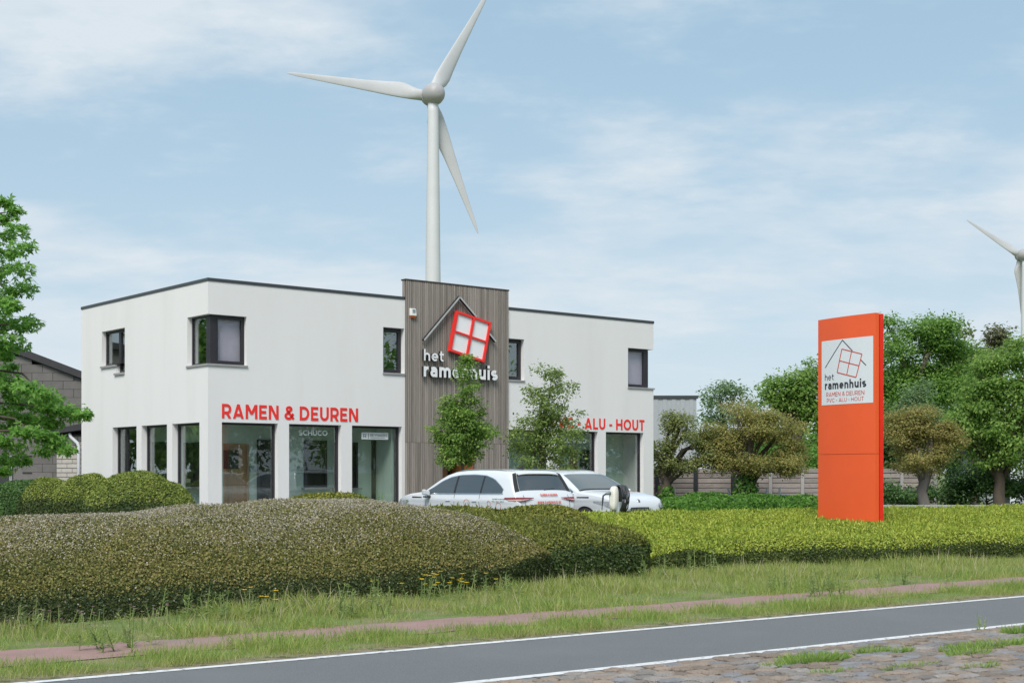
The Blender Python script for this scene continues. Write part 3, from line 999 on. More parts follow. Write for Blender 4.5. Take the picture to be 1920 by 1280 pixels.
# wrap-round corner windows: one frame each, with a pane per face
def corner_window(front_op, side_plane, side_op, at_left):
    rec, w = 0.13, 0.05
    z0, z1 = front_op[2], front_op[3]
    mb = MB()
    if at_left:
        fu0, fu1 = rec, front_op[1]
    else:
        fu0, fu1 = front_op[0], LEN - rec
    su0, su1 = rec, side_op[1]
    post = 0.17
    frame_box(mb, 'front', fu0, fu1, z0, z1, rec, rec + 0.08, w)
    frame_box(mb, 'front', fu0 + (post if at_left else w), fu1 - (w if at_left else post), z0 + w, z1 - w, rec - 0.012, rec + 0.06, 0.05)
    frame_box(mb, side_plane, su0 + 0.081, su1, z0 + 0.001, z1 - 0.001, rec + 0.002, rec + 0.08, w)
    # corner post
    if at_left:
        bx(mb, 'front', rec - 0.002, rec + post, rec - 0.003, rec + 0.1, z0 + w - .002, z1 - w + .002)
        bx(mb, side_plane, rec + 0.101, rec + 0.22, rec - 0.004, rec + 0.07, z0 + w - .002, z1 - w + .002)
    else:
        bx(mb, 'front', LEN - rec - post, LEN - rec + 0.002, rec - 0.003, rec + 0.1, z0 + w - .002, z1 - w + .002)
        bx(mb, side_plane, rec + 0.101, rec + 0.22, rec - 0.004, rec + 0.07, z0 + w - .002, z1 - w + .002)
    f = mb.build('window', M['frame'], SHOP, bevel=0.004)
    a, b = (fu0 + post + 0.05, fu1 - w - 0.05) if at_left else (fu0 + w + 0.05, fu1 - post - 0.05)
    p = MB()
    bx(p, 'front', a, b, rec + 0.03, rec + 0.042, z0 + w + .05, z1 - w - .05)
    p.build('pane', M['glass_plain'], f)
    p = MB()
    bx(p, side_plane, rec + 0.22, su1 - w, rec + 0.03, rec + 0.042, z0 + w, z1 - w)
    p.build('pane', M['glass'], f)
    q = MB()
    bx(q, 'front', a - .05, b + .05, rec + 0.12, rec + 0.13, z0 + w, z1 - w)
    q.build('blind', M['blind'], f)
    s = MB()
    if at_left:
        s.box(-0.035, front_op[1] + 0.02, -0.035, rec + 0.02, z0 - 0.055, z0 - 0.002)
        s.box(-0.035, rec + 0.02, rec + 0.021, side_op[1] + 0.03, z0 - 0.055, z0 - 0.002)
    else:
        s.box(front_op[0] - 0.02, LEN + 0.035, -0.035, rec + 0.02, z0 - 0.055, z0 - 0.002)
        s.box(LEN - rec - 0.02, LEN + 0.035, rec + 0.021, side_op[1] + 0.06, z0 - 0.055, z0 - 0.002)
    s.build('sill', M['sill'], f, bevel=0.004)


corner_window(U_LEFT, 'side', U_LEFT_SIDE, True)
corner_window(U_RIGHT, 'right', U_RIGHT_SIDE, False)

# the stepped window of the side wall
mb = MB()
umid = S_LOW[1]
frame_box(mb, 'side', umid + 0.002, S_UP[1], S_UP[2], S_UP[3], 0.13, 0.21, 0.07)
frame_box(mb, 'side', S_LOW[0], umid, S_LOW[2], S_UP[3], 0.13, 0.212, 0.085)
f_ = mb.build('window', M['frame'], SHOP)
for (u0, u1, z0, z1) in ((umid + .07, S_UP[1] - .07, S_UP[2] + .07, S_UP[3] - .07), (S_LOW[0] + .085, umid - .085, S_LOW[2] + .085, S_UP[3] - .085)):
    p = MB()
    bx(p, 'side', u0, u1, 0.16, 0.172, z0, z1)
    p.build('pane', M['glass'], f_)
for (u0, u1, z0) in ((umid - 0.03, S_UP[1] + .03, S_UP[2]), (S_LOW[0] - 0.0, umid + 0.05, S_LOW[2])):
    p = MB()
    bx(p, 'side', u0, u1, -0.05, 0.15, z0 - 0.06, z0 - 0.004)
    p.build('sill', M['sill'], f_)

# ---- entrance tower: slats on a dark backing, standing above the roof
TOW_Z = fz(760, 523.5, -0.05)
PROUD = 0.05
D0, D1, DZ = fx(829), fx(887), 2.75
tb = MB()
tb.box(PAN0 + 0.01, PAN1 - 0.01, -PROUD + 0.027, -0.002, 3.1, TOW_Z - 0.02)
tb.box(PAN0 + 0.01, D0, -PROUD + 0.027, -0.002, 0.02, 3.1)
tb.box(D1, PAN1 - 0.01, -PROUD + 0.027, -0.002, 0.02, 3.1)
tb.box(D0, D1, -PROUD + 0.027, -0.002, DZ, 3.1)
tb.box(PAN0 + 0.03, PAN1 - 0.03, 0.001, 0.16, ROOF - 0.1, TOW_Z - 0.03)
tb.build('tower_core', M['slat_back'], SHOP)
m_ = MB()
m_.box(PAN0 - 0.015, PAN1 + 0.015, -PROUD - 0.012, 0.17, TOW_Z - 0.02, TOW_Z + 0.02)
m_.build('tower_coping', M['slat_back'], SHOP)
NS = 58
pitch = (PAN1 - PAN0) / NS
SEAM = fz(765, 829, -0.05)
slat_mesh = {}
for i in range(NS):
    x0 = PAN0 + i * pitch
    ww = pitch - 0.017
    cx_ = x0 + pitch / 2
    for z0, z1 in ((0.03, SEAM - 0.004), (SEAM + 0.004, TOW_Z - 0.024)):
        if D0 - .02 < cx_ < D1 + .02:
            if z1 <= SEAM:
                if SEAM - DZ < 0.08:
                    continue
                z0 = DZ
            else:
                z0 = max(z0, DZ)
        key = (round(z0, 3), round(z1, 3))
        if key not in slat_mesh:
            q = MB()
            q.box(-ww / 2, ww / 2, -0.027, 0.0, z0, z1)
            slat_mesh[key] = q.mesh('slat')
            slat_mesh[key].materials.append(M['slat'])
        link('slat', slat_mesh[key], None, SHOP, (cx_, -PROUD + 0.026 + rnd.uniform(-.003, .003), 0))
for k in range(2):
    q = MB()
    q.box(PAN0 - 0.004, PAN0 + 0.02, 0.02 + k * .06, 0.063 + k * .06, ROOF + 0.002, TOW_Z - 0.024)
    q.build('slat', M['slat'], SHOP)
# entrance niche
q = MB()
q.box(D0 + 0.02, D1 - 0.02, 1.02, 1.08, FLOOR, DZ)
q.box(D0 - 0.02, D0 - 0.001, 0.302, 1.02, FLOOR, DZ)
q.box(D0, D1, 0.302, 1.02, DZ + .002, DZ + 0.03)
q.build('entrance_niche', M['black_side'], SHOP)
q = MB()
q.box(D1 - 0.10, D1 - 0.003, -0.03, 1.02, FLOOR, DZ - .002)
q.build('entrance_jamb', M['door_orange'], SHOP)
dr = MB()
dr.box(D0 + 0.15, D1 - 0.25, 0.94, 1.0, FLOOR + .01, 2.3)
dd = dr.build('entrance_door', M['door_wood'], SHOP)
q = MB()
q.tube([(D0 + 0.3, 0.90, 0.9), (D0 + 0.3, 0.90, 1.6)], 0.018)
q.build('handle', M['chrome'], dd)


# ---- lettering and marks on the shop
def front_map(x0, z0, rot=0.0):
    c, s = math.cos(rot), math.sin(rot)
    return lambda x, z, d: (x0 + x * c - z * s, d, z0 + x * s + z * c)


def place(o, e_loc=None):
    o.location = CORNER
    o.rotation_euler = (0, 0, TH)
    return o


def facade_text(name, text, x0, x1, z0, z1, d, thick, w, label, mface, mside=None, group=None):
    root = empty(name, CORNER + ROT @ Vector((x0, d, z0)), TH, label, 'lettering', group)
    f0 = front_map(0, 0)
    for c, m_ in lettering(text, w, x1 - x0, z1 - z0, f0, 0.0, -thick):
        o = m_.build('letter', mface, root)
        if mside is not None:
            o.data.materials.append(mside)
            for p in o.data.polygons:
                if abs(p.normal.y) < 0.7:
                    p.material_index = 1
    return root


za, zb = fz(416, 783.5), fz(416, 756.5)
facade_text('facade_lettering', 'RAMEN & DEUREN', fx(416), fx(671), za, zb, -0.003, 0.008, 0.195,
            'flat red capitals reading RAMEN & DEUREN on the white wall', M['red'])
za, zb = fz(1208, 807), fz(1208, 787)
facade_text('facade_lettering', 'PVC - ALU - HOUT', fx(1033), fx(1208), za, zb, -0.003, 0.008, 0.195,
            'flat red capitals reading PVC - ALU - HOUT on the white wall', M['red'])
LD = -PROUD - 0.14
zb, za = fz(795, 654, LD), fz(795, 675.5, LD)
facade_text('tower_lettering', 'het', fx(795, LD), fx(832.5, LD), za, zb, -PROUD - 0.05, 0.09, 0.16,
            'short raised white word, upper of two on the slatted wood tower', M['white_letter'], M['black_side'])
x0_, x1_ = fx(794.5, LD), fx(932.5, LD)
za = fz(794.5, 705.5, LD)
zb = za + (fz(794.5, 686, LD) - za) / 0.70
facade_text('tower_lettering', 'ramenhuis', x0_, x1_, za, zb, -PROUD - 0.05, 0.09, 0.205,
            'long bold raised white word under the red window emblem', M['white_letter'], M['black_side'])

# roof line and tilted window of the emblem
LE = -PROUD - 0.15
apex, lft, rgt = (L(p, q, 1, LE) for p, q in ((862.5, 556.5), (795.5, 637.5), (930.5, 640.5)))
root = empty('house_outline_emblem', CORNER + ROT @ Vector((apex.x, -PROUD, apex.z)), TH,
             'thin grey roof outline of the emblem, raised on the wood tower', 'emblem')
mid0, mid1 = L(893.5, 593.5, 1, LE), L(915.5, 622, 1, LE)
for p0, p in ((apex, lft), (apex, mid0), (mid1, rgt)):
    a3, b3 = Vector((p0.x - apex.x, -0.10, p0.z - apex.z)), Vector((p.x - apex.x, -0.10, p.z - apex.z))
    d_ = (b3 - a3).normalized()
    q = MB()
    q.bar(a3 - d_ * (0.02 if p0 is apex else 0), b3, 0.05, 0.10, up=(0, -1, 0))
    o = q.build('roof_bar', M['grey_bar'], root)
    o.data.materials.append(M['black_side'])
    for pl in o.data.polygons:
        if pl.normal.y > -0.7:
            pl.material_index = 1
LW = -PROUD - 0.165
c1, c2, c3, c4 = (L(p, q, 1, LW) for p, q in ((857, 582), (922, 604.5), (908.5, 679.5), (843, 657.5)))
cen = (c1 + c2 + c3 + c4) / 4
root = empty('window_emblem', CORNER + ROT @ Vector((cen.x, -PROUD, cen.z)), TH,
             'tilted red window emblem with four white panes on the wood tower', 'emblem')


def lerp4(u, v):
    p = (c1 * (1 - u) + c2 * u) * (1 - v) + (c4 * (1 - u) + c3 * u) * v
    return Vector((p.x - cen.x, 0, p.z - cen.z))


FD0, FD1 = -0.05, -0.165
fw_ = 0.056
q = MB()
for k, (u0, u1, v0, v1) in enumerate(((0, 1, 0, fw_), (0, 1, 1 - fw_, 1), (0, fw_, fw_, 1 - fw_), (1 - fw_, 1, fw_, 1 - fw_),
                                      (.5 - .028, .5 + .028, fw_, 1 - fw_), (fw_, .5 - .028, .5 - .022, .5 + .022), (.5 + .028, 1 - fw_, .5 - .022, .5 + .022))):
    pts = [lerp4(a, b) for a, b in ((u0, v0), (u1, v0), (u1, v1), (u0, v1))]
    q.prism([(p.x, p.z) for p in pts], FD0, FD1, lambda x, z, d: (x, d, z))
q.build('emblem_frame', M['red'], root)
for a0, a1 in ((fw_, .472), (.528, 1 - fw_)):
    for b0, b1 in ((fw_, .478), (.522, 1 - fw_)):
        pts = [lerp4(a, b) for a, b in ((a0, b0), (a1, b0), (a1, b1), (a0, b1))]
        q = MB()
        q.prism([(p.x, p.z) for p in pts], -0.07, -0.115, lambda x, z, d: (x, d, z))
        q.build('emblem_pane', M['white_letter'], root)

# alarm siren
p = L(775, 588, 1, -PROUD - 0.05)
root = empty('alarm_siren', CORNER + ROT @ Vector((p.x, -PROUD, p.z - 0.13)), TH, 'small white alarm siren box with orange lamp on the wood tower', 'alarm')
q = MB()
q.add([(-.11, 0, .07), (.11, 0, .07), (.11, 0, .29), (-.11, 0, .29), (-.10, -.09, .07), (.10, -.09, .07), (.085, -.07, .27), (-.085, -.07, .27)],
      [(0, 1, 5, 4), (1, 2, 6, 5), (2, 3, 7, 6), (3, 0, 4, 7), (4, 5, 6, 7), (0, 3, 2, 1)])
q.build('siren_case', M['siren_white'], root, bevel=0.012)
q = MB()
q.box(-.045, .045, -.093, -.082, .16, .255)
q.build('siren_emblem', M['placard'], root)
q = MB()
q.add([(-.10, 0, .068), (.10, 0, .068), (.10, -.09, .068), (-.10, -.09, .068), (-.07, 0, 0), (.07, 0, 0), (.07, -.06, 0), (-.07, -.06, 0)],
      [(0, 1, 2, 3), (4, 7, 6, 5), (0, 4, 5, 1), (1, 5, 6, 2), (2, 6, 7, 3), (3, 7, 4, 0)])
q.build('siren_lamp', M['siren_orange'], root, bevel=0.01)

# lettering stuck on the panes
def pane_text(win, text, px0, px1, py0, py1, w, m, dd=0.155):
    x0, x1 = fx(px0, dd), fx(px1, dd)
    z1, z0 = fz((px0 + px1) / 2, py0, dd), fz((px0 + px1) / 2, py1, dd)
    q = MB()
    for c, m_ in lettering(text, w, x1 - x0, z1 - z0, front_map(x0, z0), 0.185, 0.182, space=0.14):
        q.add(m_.v, m_.f)
    return q.build('pane_lettering', m, win)


pane_text(w_front[1], 'SCHÜCO', 560.5, 614, 806.5, 816, 0.15, M['sticker'], 0.18)
pane_text(w_front[4], 'SCHÜCO', 1057, 1099.5, 821, 830, 0.15, M['sticker'], 0.18)
x0_, x1_ = fx(678, .18), fx(728, .18)
z1_, z0_ = fz(703, 810.5, .18), fz(703, 823.5, .18)
q = MB()
q.box(x0_, x1_, 0.184, 0.187, z0_, z1_)
q.build('pane_sticker', M['sticker'], w_front[2])
q = MB()
hh = z1_ - z0_
for c, m_ in lettering('R', 0.13, .10, hh * .5, front_map(x0_ + .06, z0_ + hh * .25), 0.1835, 0.181):
    q.add(m_.v, m_.f)
q.box(x0_ + .225, x0_ + .24, 0.181, 0.1835, z0_ + .02, z1_ - .02)
for c, m_ in lettering('REYNAERS', 0.13, x1_ - x0_ - .33, hh * .36, front_map(x0_ + .29, z0_ + hh * .42), 0.1835, 0.181):
    q.add(m_.v, m_.f)
q.box(x0_ + .29, x1_ - .12, 0.181, 0.1835, z0_ + hh * .2, z0_ + hh * .26)
q.build('pane_lettering', M['sticker_dark'], w_front[2])


# ---- what stands in the showroom behind the panes
def show_item(name, label, cat, px0, px1, py0, py1, frame_m, leaf_m, sill=False, bars=(), to_floor=False, group=None, plane='front', off=None):
    if plane == 'front':
        off = PD if off is None else off
        x0, x1 = fx(px0, off), fx(px1, off)
        z1, z0 = fz((px0 + px1) / 2, py0, off), fz((px0 + px1) / 2, py1, off)
    else:
        off = PD if off is None else off
        x1, x0 = sy(px0, off), sy(px1, off)
        z1, z0 = sz((px0 + px1) / 2, py0, off), sz((px0 + px1) / 2, py1, off)
    if to_floor:
        z0 = FLOOR + .01
    base = Vector((x0, off - .01, z0)) if plane == 'front' else Vector((off - .01, x0, z0))
    root = empty(name, CORNER + ROT @ base, TH, label, cat, group)
    f3 = (lambda u0, u1, d0, d1, a, b: (u0, u1, d0, d1, a, b)) if plane == 'front' else (lambda u0, u1, d0, d1, a, b: (d0, d1, u0, u1, a, b))
    wd, h = x1 - x0, z1 - z0
    q = MB()
    for (u0, u1, a, b) in ((0, wd, 0, .07), (0, wd, h - .07, h), (0, .07, .07, h - .07), (wd - .07, wd, .07, h - .07)):
        q.box(*f3(u0, u1, -.09, 0, a, b))
    for bz in bars:
        q.box(*f3(.07, wd - .07, -.085, -.01, h * bz - .02, h * bz + .02))
    if bars:
        q.box(*f3(wd * .5 - .02, wd * .5 + .02, -.083, -.012, .07, h - .07))
    q.build('frame', M[frame_m], root)
    q = MB()
    q.box(*f3(.07, wd - .07, -.05, -.03, .07, h - .07))
    q.build('leaf', M[leaf_m], root)
    if sill:
        q = MB()
        q.box(*f3(-.08, wd + .08, -.2, -.002, -.06, -.001))
        q.build('sill', M['sill'], root)
    return root


def placard(px, py, label, off=None):
    off = PD if off is None else off
    p = L(px, py, 1, off)
    q = MB()
    q.box(-.09, .09, -.014, 0, 0, .18)
    o = q.build('placard', M['placard'], None, loc=CORNER + ROT @ Vector((p.x, off - .001, p.z - .09)), rotz=TH)
    tag(o, label, 'placard', 'placards on the showroom wall')


show_item('showroom_door', 'brown wooden display door behind the first shop window right of the corner', 'door', 418, 463, 831, 955, 'door_wood', 'door_wood', to_floor=True, group='display doors in the showroom')
p_ = L(433, 861, 1, PD - .12)
q = MB()
q.box(-.22, .22, -.03, 0, 0, .5)
tag(q.build('display_screen', M['black_gloss'], None, loc=CORNER + ROT @ Vector((p_.x, PD - .11, p_.z - .25)), rotz=TH),
    'square black screen hanging on the brown display door', 'screen')
show_item('showroom_door', 'black display door right of the brown one behind the first shop window', 'door', 481, 511, 824, 955, 'frame', 'black_gloss', to_floor=True, group='display doors in the showroom')
show_item('display_window', 'dark display window on a sill behind the middle pane left of the wood tower', 'window', 569, 610, 825, 913, 'frame', 'black_gloss', sill=True, group='display windows in the showroom')
show_item('display_window', 'dark display window on a sill at the left edge of the pane next to the wood tower', 'window', 626, 668, 829, 914, 'frame', 'black_gloss', sill=True, group='display windows in the showroom')
show_item('showroom_door', 'black display door behind the pane next to the wood tower, under its sticker', 'door', 696, 728, 826, 955, 'frame', 'black_gloss', to_floor=True, group='display doors in the showroom')
show_item('showroom_door', 'black glazed display door with bars under the lettered pane right of the young trees', 'door', 1087, 1110, 843, 955, 'frame', 'black_gloss', to_floor=True, bars=(.35, .7), group='display doors in the showroom')
show_item('showroom_door', 'brown display door half hidden by the airy young tree, left of the barred one', 'door', 1066, 1079, 843, 955, 'door_wood', 'door_wood', to_floor=True, group='display doors in the showroom')
show_item('display_window', 'dark barred display window behind the side pane nearest the shop corner', 'window', 350, 385, 829, 912, 'frame', 'black_gloss', sill=True, bars=(.33, .66), group='display windows in the showroom', plane='side')
show_item('showroom_door', 'black display door behind the middle pane of the side wall', 'door', 284, 318, 828, 950, 'frame', 'black_gloss', to_floor=True, group='display doors in the showroom', plane='side')
show_item('showroom_door', 'black display door behind the side pane farthest from the shop corner', 'door', 230, 262, 816, 950, 'frame', 'black_gloss', to_floor=True, group='display doors in the showroom', plane='side')
for px, py, lb in ((473, 879, 'small grey placard between the brown and the black display door'),
                   (562, 881, 'small grey placard left of the display window behind the middle pane'),
                   (618, 881, 'small grey placard right of the display window behind the middle pane'),
                   (733, 881, 'small grey placard beside the black door nearest the wood tower')):
    placard(px, py, lb)


# ------------------------------------------------------------------ pylon sign
SL, SR = W(1534, 885, 30.45), W(1641.5, 885, 29.0)
SL.z = SR.z = 0
sd = (SR - SL)
SW = sd.length
sang = math.atan2(sd.y, sd.x)
STOP = W(1641, 586, 29.0).z
root = empty('pylon_sign', SL, sang, 'tall orange pylon sign with a white logo panel standing in the golden hedge', 'sign')
ST = 0.235
SEAMZ = W(1590, 851, 29.7).z
n = 14


def sface(x):
    u = x / SW
    return -0.055 * (1 - (2 * u - 1) ** 2)                 # gently bowed front


for z0, z1 in ((0.0, SEAMZ - 0.004), (SEAMZ + 0.004, STOP)):
    q = MB()
    xs = [SW * i / n for i in range(n + 1)]
    loop = [(x, sface(x)) for x in xs] + [(SW, 0.10), (0, 0.10)]
    q.prism(loop, z0, z1, lambda x, y, z: (x, y, z))
    o = q.build('front_shell', M['orange'], root)
q = MB()
q.box(0.06, SW - 0.09, 0.101, ST - 0.101, 0.0, STOP - 0.03)
q.build('recessed_core', M['sign_red'], root)
q = MB()
loop = [(x, ST - 0.10 + 0.1 + 0.05 * (1 - (2 * x / SW - 1) ** 2)) for x in xs] + [(SW, ST - 0.10), (0, ST - 0.10)]
q.prism(loop, 0, STOP - 0.012, lambda x, y, z: (x, y, z))
q.build('rear_shell', M['sign_red'], root)


def son(px, py):
    """photograph pixel -> (x along the sign, z) on its front"""
    d = Vector(((px - CX) / F, 1.0, (HY - py) / F))
    e_ = sd.normalized()
    nrm = Vector((e_.y, -e_.x, 0))
    o0 = SL + nrm * 0.03
    t = (o0 - Vector((0, 0, EYE))).dot(nrm) / d.dot(nrm)
    p = Vector((0, 0, EYE)) + d * t
    return (p - SL).dot(e_), p.z


px0, pz1 = son(1540, 640)
px1, _ = son(1636, 629.5)
_, pz0 = son(1541, 760)
pz1 = (son(1540, 640)[1] + son(1635, 629.5)[1]) / 2
pz0 = (son(1541, 760)[1] + son(1636, 754)[1]) / 2
q = MB()
xs2 = [px0 + (px1 - px0) * i / n for i in range(n + 1)]
q.grid([[(x, sface(x) - 0.004, pz0) for x in xs2], [(x, sface(x) - 0.004, pz1) for x in xs2]])
panel = q.build('logo_panel', M['panel_white'], root)


def smap(x0, z0):
    return lambda x, z, d: (x0 + x, sface(x0 + x) - 0.0045 + d, z0 + z)


def sign_text(text, pxa, pya, pxb, h, w, m):
    xa, za_ = son(pxa, pya)
    xb, _ = son(pxb, pya)
    q = MB()
    for c, m_ in lettering(text, w, xb - xa, h, smap(xa, za_), 0.0, -0.003):
        q.add(m_.v, m_.f)
    q.build('panel_lettering', m, panel)


ppm = F / 29.7
sign_text('het', 1547, 713.5, 1565, 12.5 / ppm, 0.11, M['print_dark'])
sign_text('ramenhuis', 1547, 730.5, 1624, 16.5 / ppm, 0.20, M['print_dark'])
sign_text('RAMEN & DEUREN', 1550, 743.5, 1621, 7.6 / ppm, 0.10, M['print_red'])
sign_text('PVC - ALU - HOUT', 1551, 754.5, 1620, 7.4 / ppm, 0.10, M['print_red'])


def sline(pts, wd, m, name):
    q = MB()
    pp = [son(*p) for p in pts]
    k = 0
    for (xa, za_), (xb, zb_) in zip(pp[:-1], pp[1:]):
        dx, dz = xb - xa, zb_ - za_
        ln = math.hypot(dx, dz)
        nx, nz = -dz / ln * wd / 2, dx / ln * wd / 2
        k += 1
        for i in range(8):
            t0, t1 = i / 8, (i + 1) / 8
            pa, pb = (xa + dx * t0, za_ + dz * t0), (xa + dx * t1, za_ + dz * t1)
            q.prism([(pa[0] + nx, pa[1] + nz), (pa[0] - nx, pa[1] - nz), (pb[0] - nx, pb[1] - nz), (pb[0] + nx, pb[1] + nz)], 0.0, -0.003 - 0.0006 * k, smap(0, 0))
    q.build(name, m, panel)


sline([(1547.5, 689.5), (1581.5, 637.5), (1600, 657.5)], 0.018, M['print_dark'], 'roof_outline')
sline([(1614.5, 674), (1624, 684.5)], 0.018, M['print_dark'], 'roof_outline')
sline([(1580.5, 654), (1617, 663.5), (1606.5, 707), (1571.5, 698), (1580.5, 654)], 0.02, M['print_red'], 'window_outline')
sline([(1598.5, 658.5), (1589.5, 702.5)], 0.02, M['print_red'], 'window_outline')
sline([(1576, 676), (1612, 685.5)], 0.02, M['print_red'], 'window_outline')

# ------------------------------------------------------------------ wind turbines
def blade_mesh(root, tip, axis, chord_max, side=1):
    """tapered aerofoil blade from root to tip"""
    d = tip - root
    Lb = d.length
    d.normalize()
    c0 = axis.cross(d).normalized()
    q = MB()
    rows = []
    st = [(0.0, .62, .62, 0.), (0.03, .62, .62, 0.), (0.065, 0.80, .50, .05), (0.11, 0.98, .36, .12), (0.16, 1.0, .27, .14), (0.25, .86, .20, .10), (0.4, .66, .135, .06),
          (0.6, .47, .085, .04), (0.8, .31, .05, .02), (0.93, .20, .032, .0), (0.985, .10, .02, 0), (1.0, .03, .01, 0)]
    for s, c, th, off in st:
        tw = math.radians(20 * (1 - s) ** 2 + 3)
        cd = c0 * math.cos(tw) + axis * math.sin(tw)
        nd = d.cross(cd)
        cen = root + d * (Lb * s) + cd * (off * chord_max * side)
        rows.append([cen + cd * (math.cos(a) * c * chord_max / 2) + nd * (math.sin(a) * th * chord_max / 2 * (1 + .25 * math.cos(a)))
                     for a in [2 * math.pi * k / 14 for k in range(14)]])
    q.grid(rows, closed=True)
    q.add(rows[-1], [tuple(range(14))])
    return q


def turbine(label, px_tower, hub_px, D, tips, axis, nac_px, chord=4.3):
    base = W(px_tower, 885, D)
    base.z = 0
    root = empty('wind_turbine', base, 0, label, 'wind turbine', 'wind turbines behind the shop')
    hub = W(hub_px[0], hub_px[1], D) - base
    nac = W(nac_px[0], nac_px[1], D) - base
    q = MB()
    zt = nac.z - 1.5
    hs = [0, .12, .3, .5, .7, .85, .97, 1.0]
    q.tube([(0, 0, zt * h) for h in hs], [2.15 - .45 * h - .45 * h * h for h in hs], seg=32)
    q.build('tower', M['turbine'], root, smooth=True)
    for h in (.25, .42, .58, .74, .9):
        pass
    ax = axis.normalized()
    s = ax.cross(Vector((0, 0, 1))).normalized()
    u = s.cross(ax)
    q = MB()
    rows = []
    for t, r in ((-3.0, .05), (-2.95, .75), (-2.7, 1.4), (-2.1, 2.0), (-1.2, 2.42), (-.1, 2.62), (.9, 2.55), (1.6, 2.3), (1.62, 2.1)):
        rows.append([nac + ax * t + (s * math.cos(a) + u * math.sin(a)) * r for a in [2 * math.pi * k / 24 for k in range(24)]])
    q.grid(rows, closed=True)
    q.build('nacelle', M['turbine_hub'], root, smooth=True)
    q = MB()
    rows = []
    for t, r in ((1.63, 2.0), (1.66, 2.38), (2.6, 2.25), (3.6, 1.75), (4.3, 1.0), (4.6, .05)):
        rows.append([nac + ax * t + (s * math.cos(a) + u * math.sin(a)) * r for a in [2 * math.pi * k / 24 for k in range(24)]])
    q.grid(rows, closed=True)
    q.build('hub', M['turbine_hub'], root, smooth=True)
    q = MB()
    q.tube([(0, 0, zt - .2), (0, 0, zt + .35)], [1.75, 1.75], seg=28)
    q.build('yaw_ring', M['turbine_hub'], root, smooth=False)
    for dx_, dz_, w_ in ((.45, -.22, .34), (-.05, -.05, .26)):
        dv = Vector((dx_, -1, dz_)).normalized()
        q = MB()
        q.tube([nac + dv * 2.35, nac + dv * 2.66], [w_, w_ * .9], 8)
        q.build('hatch', M['post_grey'], root)
    hc = nac + ax * 2.5
    for tip in tips:
        t3 = tip - base
        d = (t3 - hc).normalized()
        b = blade_mesh(hc + d * 2.15, t3, ax, chord).build('blade', M['turbine_blade'], root, smooth=True)
        q = MB()
        q.tube([hc + d * 1.5, hc + d * 2.25], [1.18, 1.18], seg=20)
        q.build('blade_collar', M['turbine_hub'], b, smooth=True)
    return root


D1_ = 328.0
k_ = D1_ / F
axis1 = Vector((-0.46, 0.885, 0.0))
tips = [W(538, 137, D1_ - 73 * k_ / 1.0 * 1.0), W(896.5, 438, D1_ + 36 * k_), None]
# third blade: 120 degrees on, its tip above the frame
tips[2] = Vector((W(921, -24, D1_ + 172 * k_)))
tips[0] = W(538, 137, D1_ - 73 * k_)
turbine('white wind turbine standing behind the shop, its full rotor in view', 812, (798, 180), D1_, tips, axis1, (813, 177))
D2_ = 565.0
base2 = W(1921, 478, D2_)
Lv = W(1812, 412, D2_ - 9) - base2
ax2 = axis1.normalized()
tips2 = [base2 + Lv] + [base2 + Matrix.Rotation(math.radians(a), 3, ax2) @ (Lv - ax2 * Lv.dot(ax2)) + ax2 * Lv.dot(ax2) for a in (118, 238)]
turbine('distant white wind turbine cut off by the right edge of the photo', 1922, (1921, 478), D2_, tips2, axis1, (1921, 478))

# ------------------------------------------------------------------ left warehouse
WY = 46.0
wroot = empty('warehouse', (W(60, 885, WY).x, WY, 0), 0, 'grey block warehouse with dark sloping roof edge left of the shop', 'warehouse')
ox = W(60, 885, WY).x


def roof_z(x):
    xa, xb = W(55, 660, WY), W(152, 697, WY)
    x = max(x, W(-60, 885, WY).x)
    return xa.z + (xb.z - xa.z) * (x - xa.x) / (xb.x - xa.x)


BW, BH = 0.69, 0.275
X0, X1 = W(-330, 885, WY).x, W(200, 885, WY).x
q = MB()
q.add([(X0 - ox, 0.05, 0), (X1 - ox, 0.05, 0), (X1 - ox, 0.05, roof_z(X1)), (X0 - ox, 0.05, roof_z(X0)),
       (X0 - ox - 7.4, 9, 0), (X1 - ox - 7.4, 9, 0), (X1 - ox - 7.4, 9, roof_z(X1)), (X0 - ox - 7.4, 9, roof_z(X0))],
      [(0, 1, 2, 3), (5, 4, 7, 6), (1, 5, 6, 2), (4, 0, 3, 7), (3, 2, 6, 7)])
q.build('wall', M['mortar'], wroot)
bm_ = MB()
bm_.box(-BW / 2 + .006, BW / 2 - .006, -.005, .05, .005, BH - .005)
block_me = bm_.mesh('block')
block_me.materials.append(M['block'])
half = MB()
r_ = 0
z = 0.0
door_x1 = W(21, 885, WY).x
while z < 6.6:
    x = X0 + (BW / 2 if r_ % 2 else 0)
    while x < X1 + .2:
        if x > W(-220, 885, WY).x and z + BH < roof_z(x + BW / 2) + .03 and not (x - BW / 2 < door_x1 + .02 and z < 2.1):
            link('block', block_me, None, wroot, (x - ox, rnd.uniform(-.002, .002), z))
        x += BW
    z += BH
    r_ += 1
q = MB()
q.box(X0 - ox, door_x1 - ox - .06, -.01, .049, 0, 2.15)
dr_ = q.build('door', M['roof_dark'], wroot)
q = MB()
q.box(door_x1 - ox - .055, door_x1 - ox + .03, -.03, .05, 0, 2.2)
q.build('door_post', M['concrete'], wroot)
q = MB()
for x0, x1 in ((W(-60, 885, WY).x, X1),):
    q.prism([(x0 - ox, roof_z(x0) + .04), (x1 - ox, roof_z(x1) + .04), (x1 - ox, roof_z(x1) - .20), (x0 - ox, roof_z(x0) - .20)], -0.14, 9.2, lambda x, zz, d: (x - .822 * max(d, 0), d, zz))
xk = W(-60, 885, WY).x
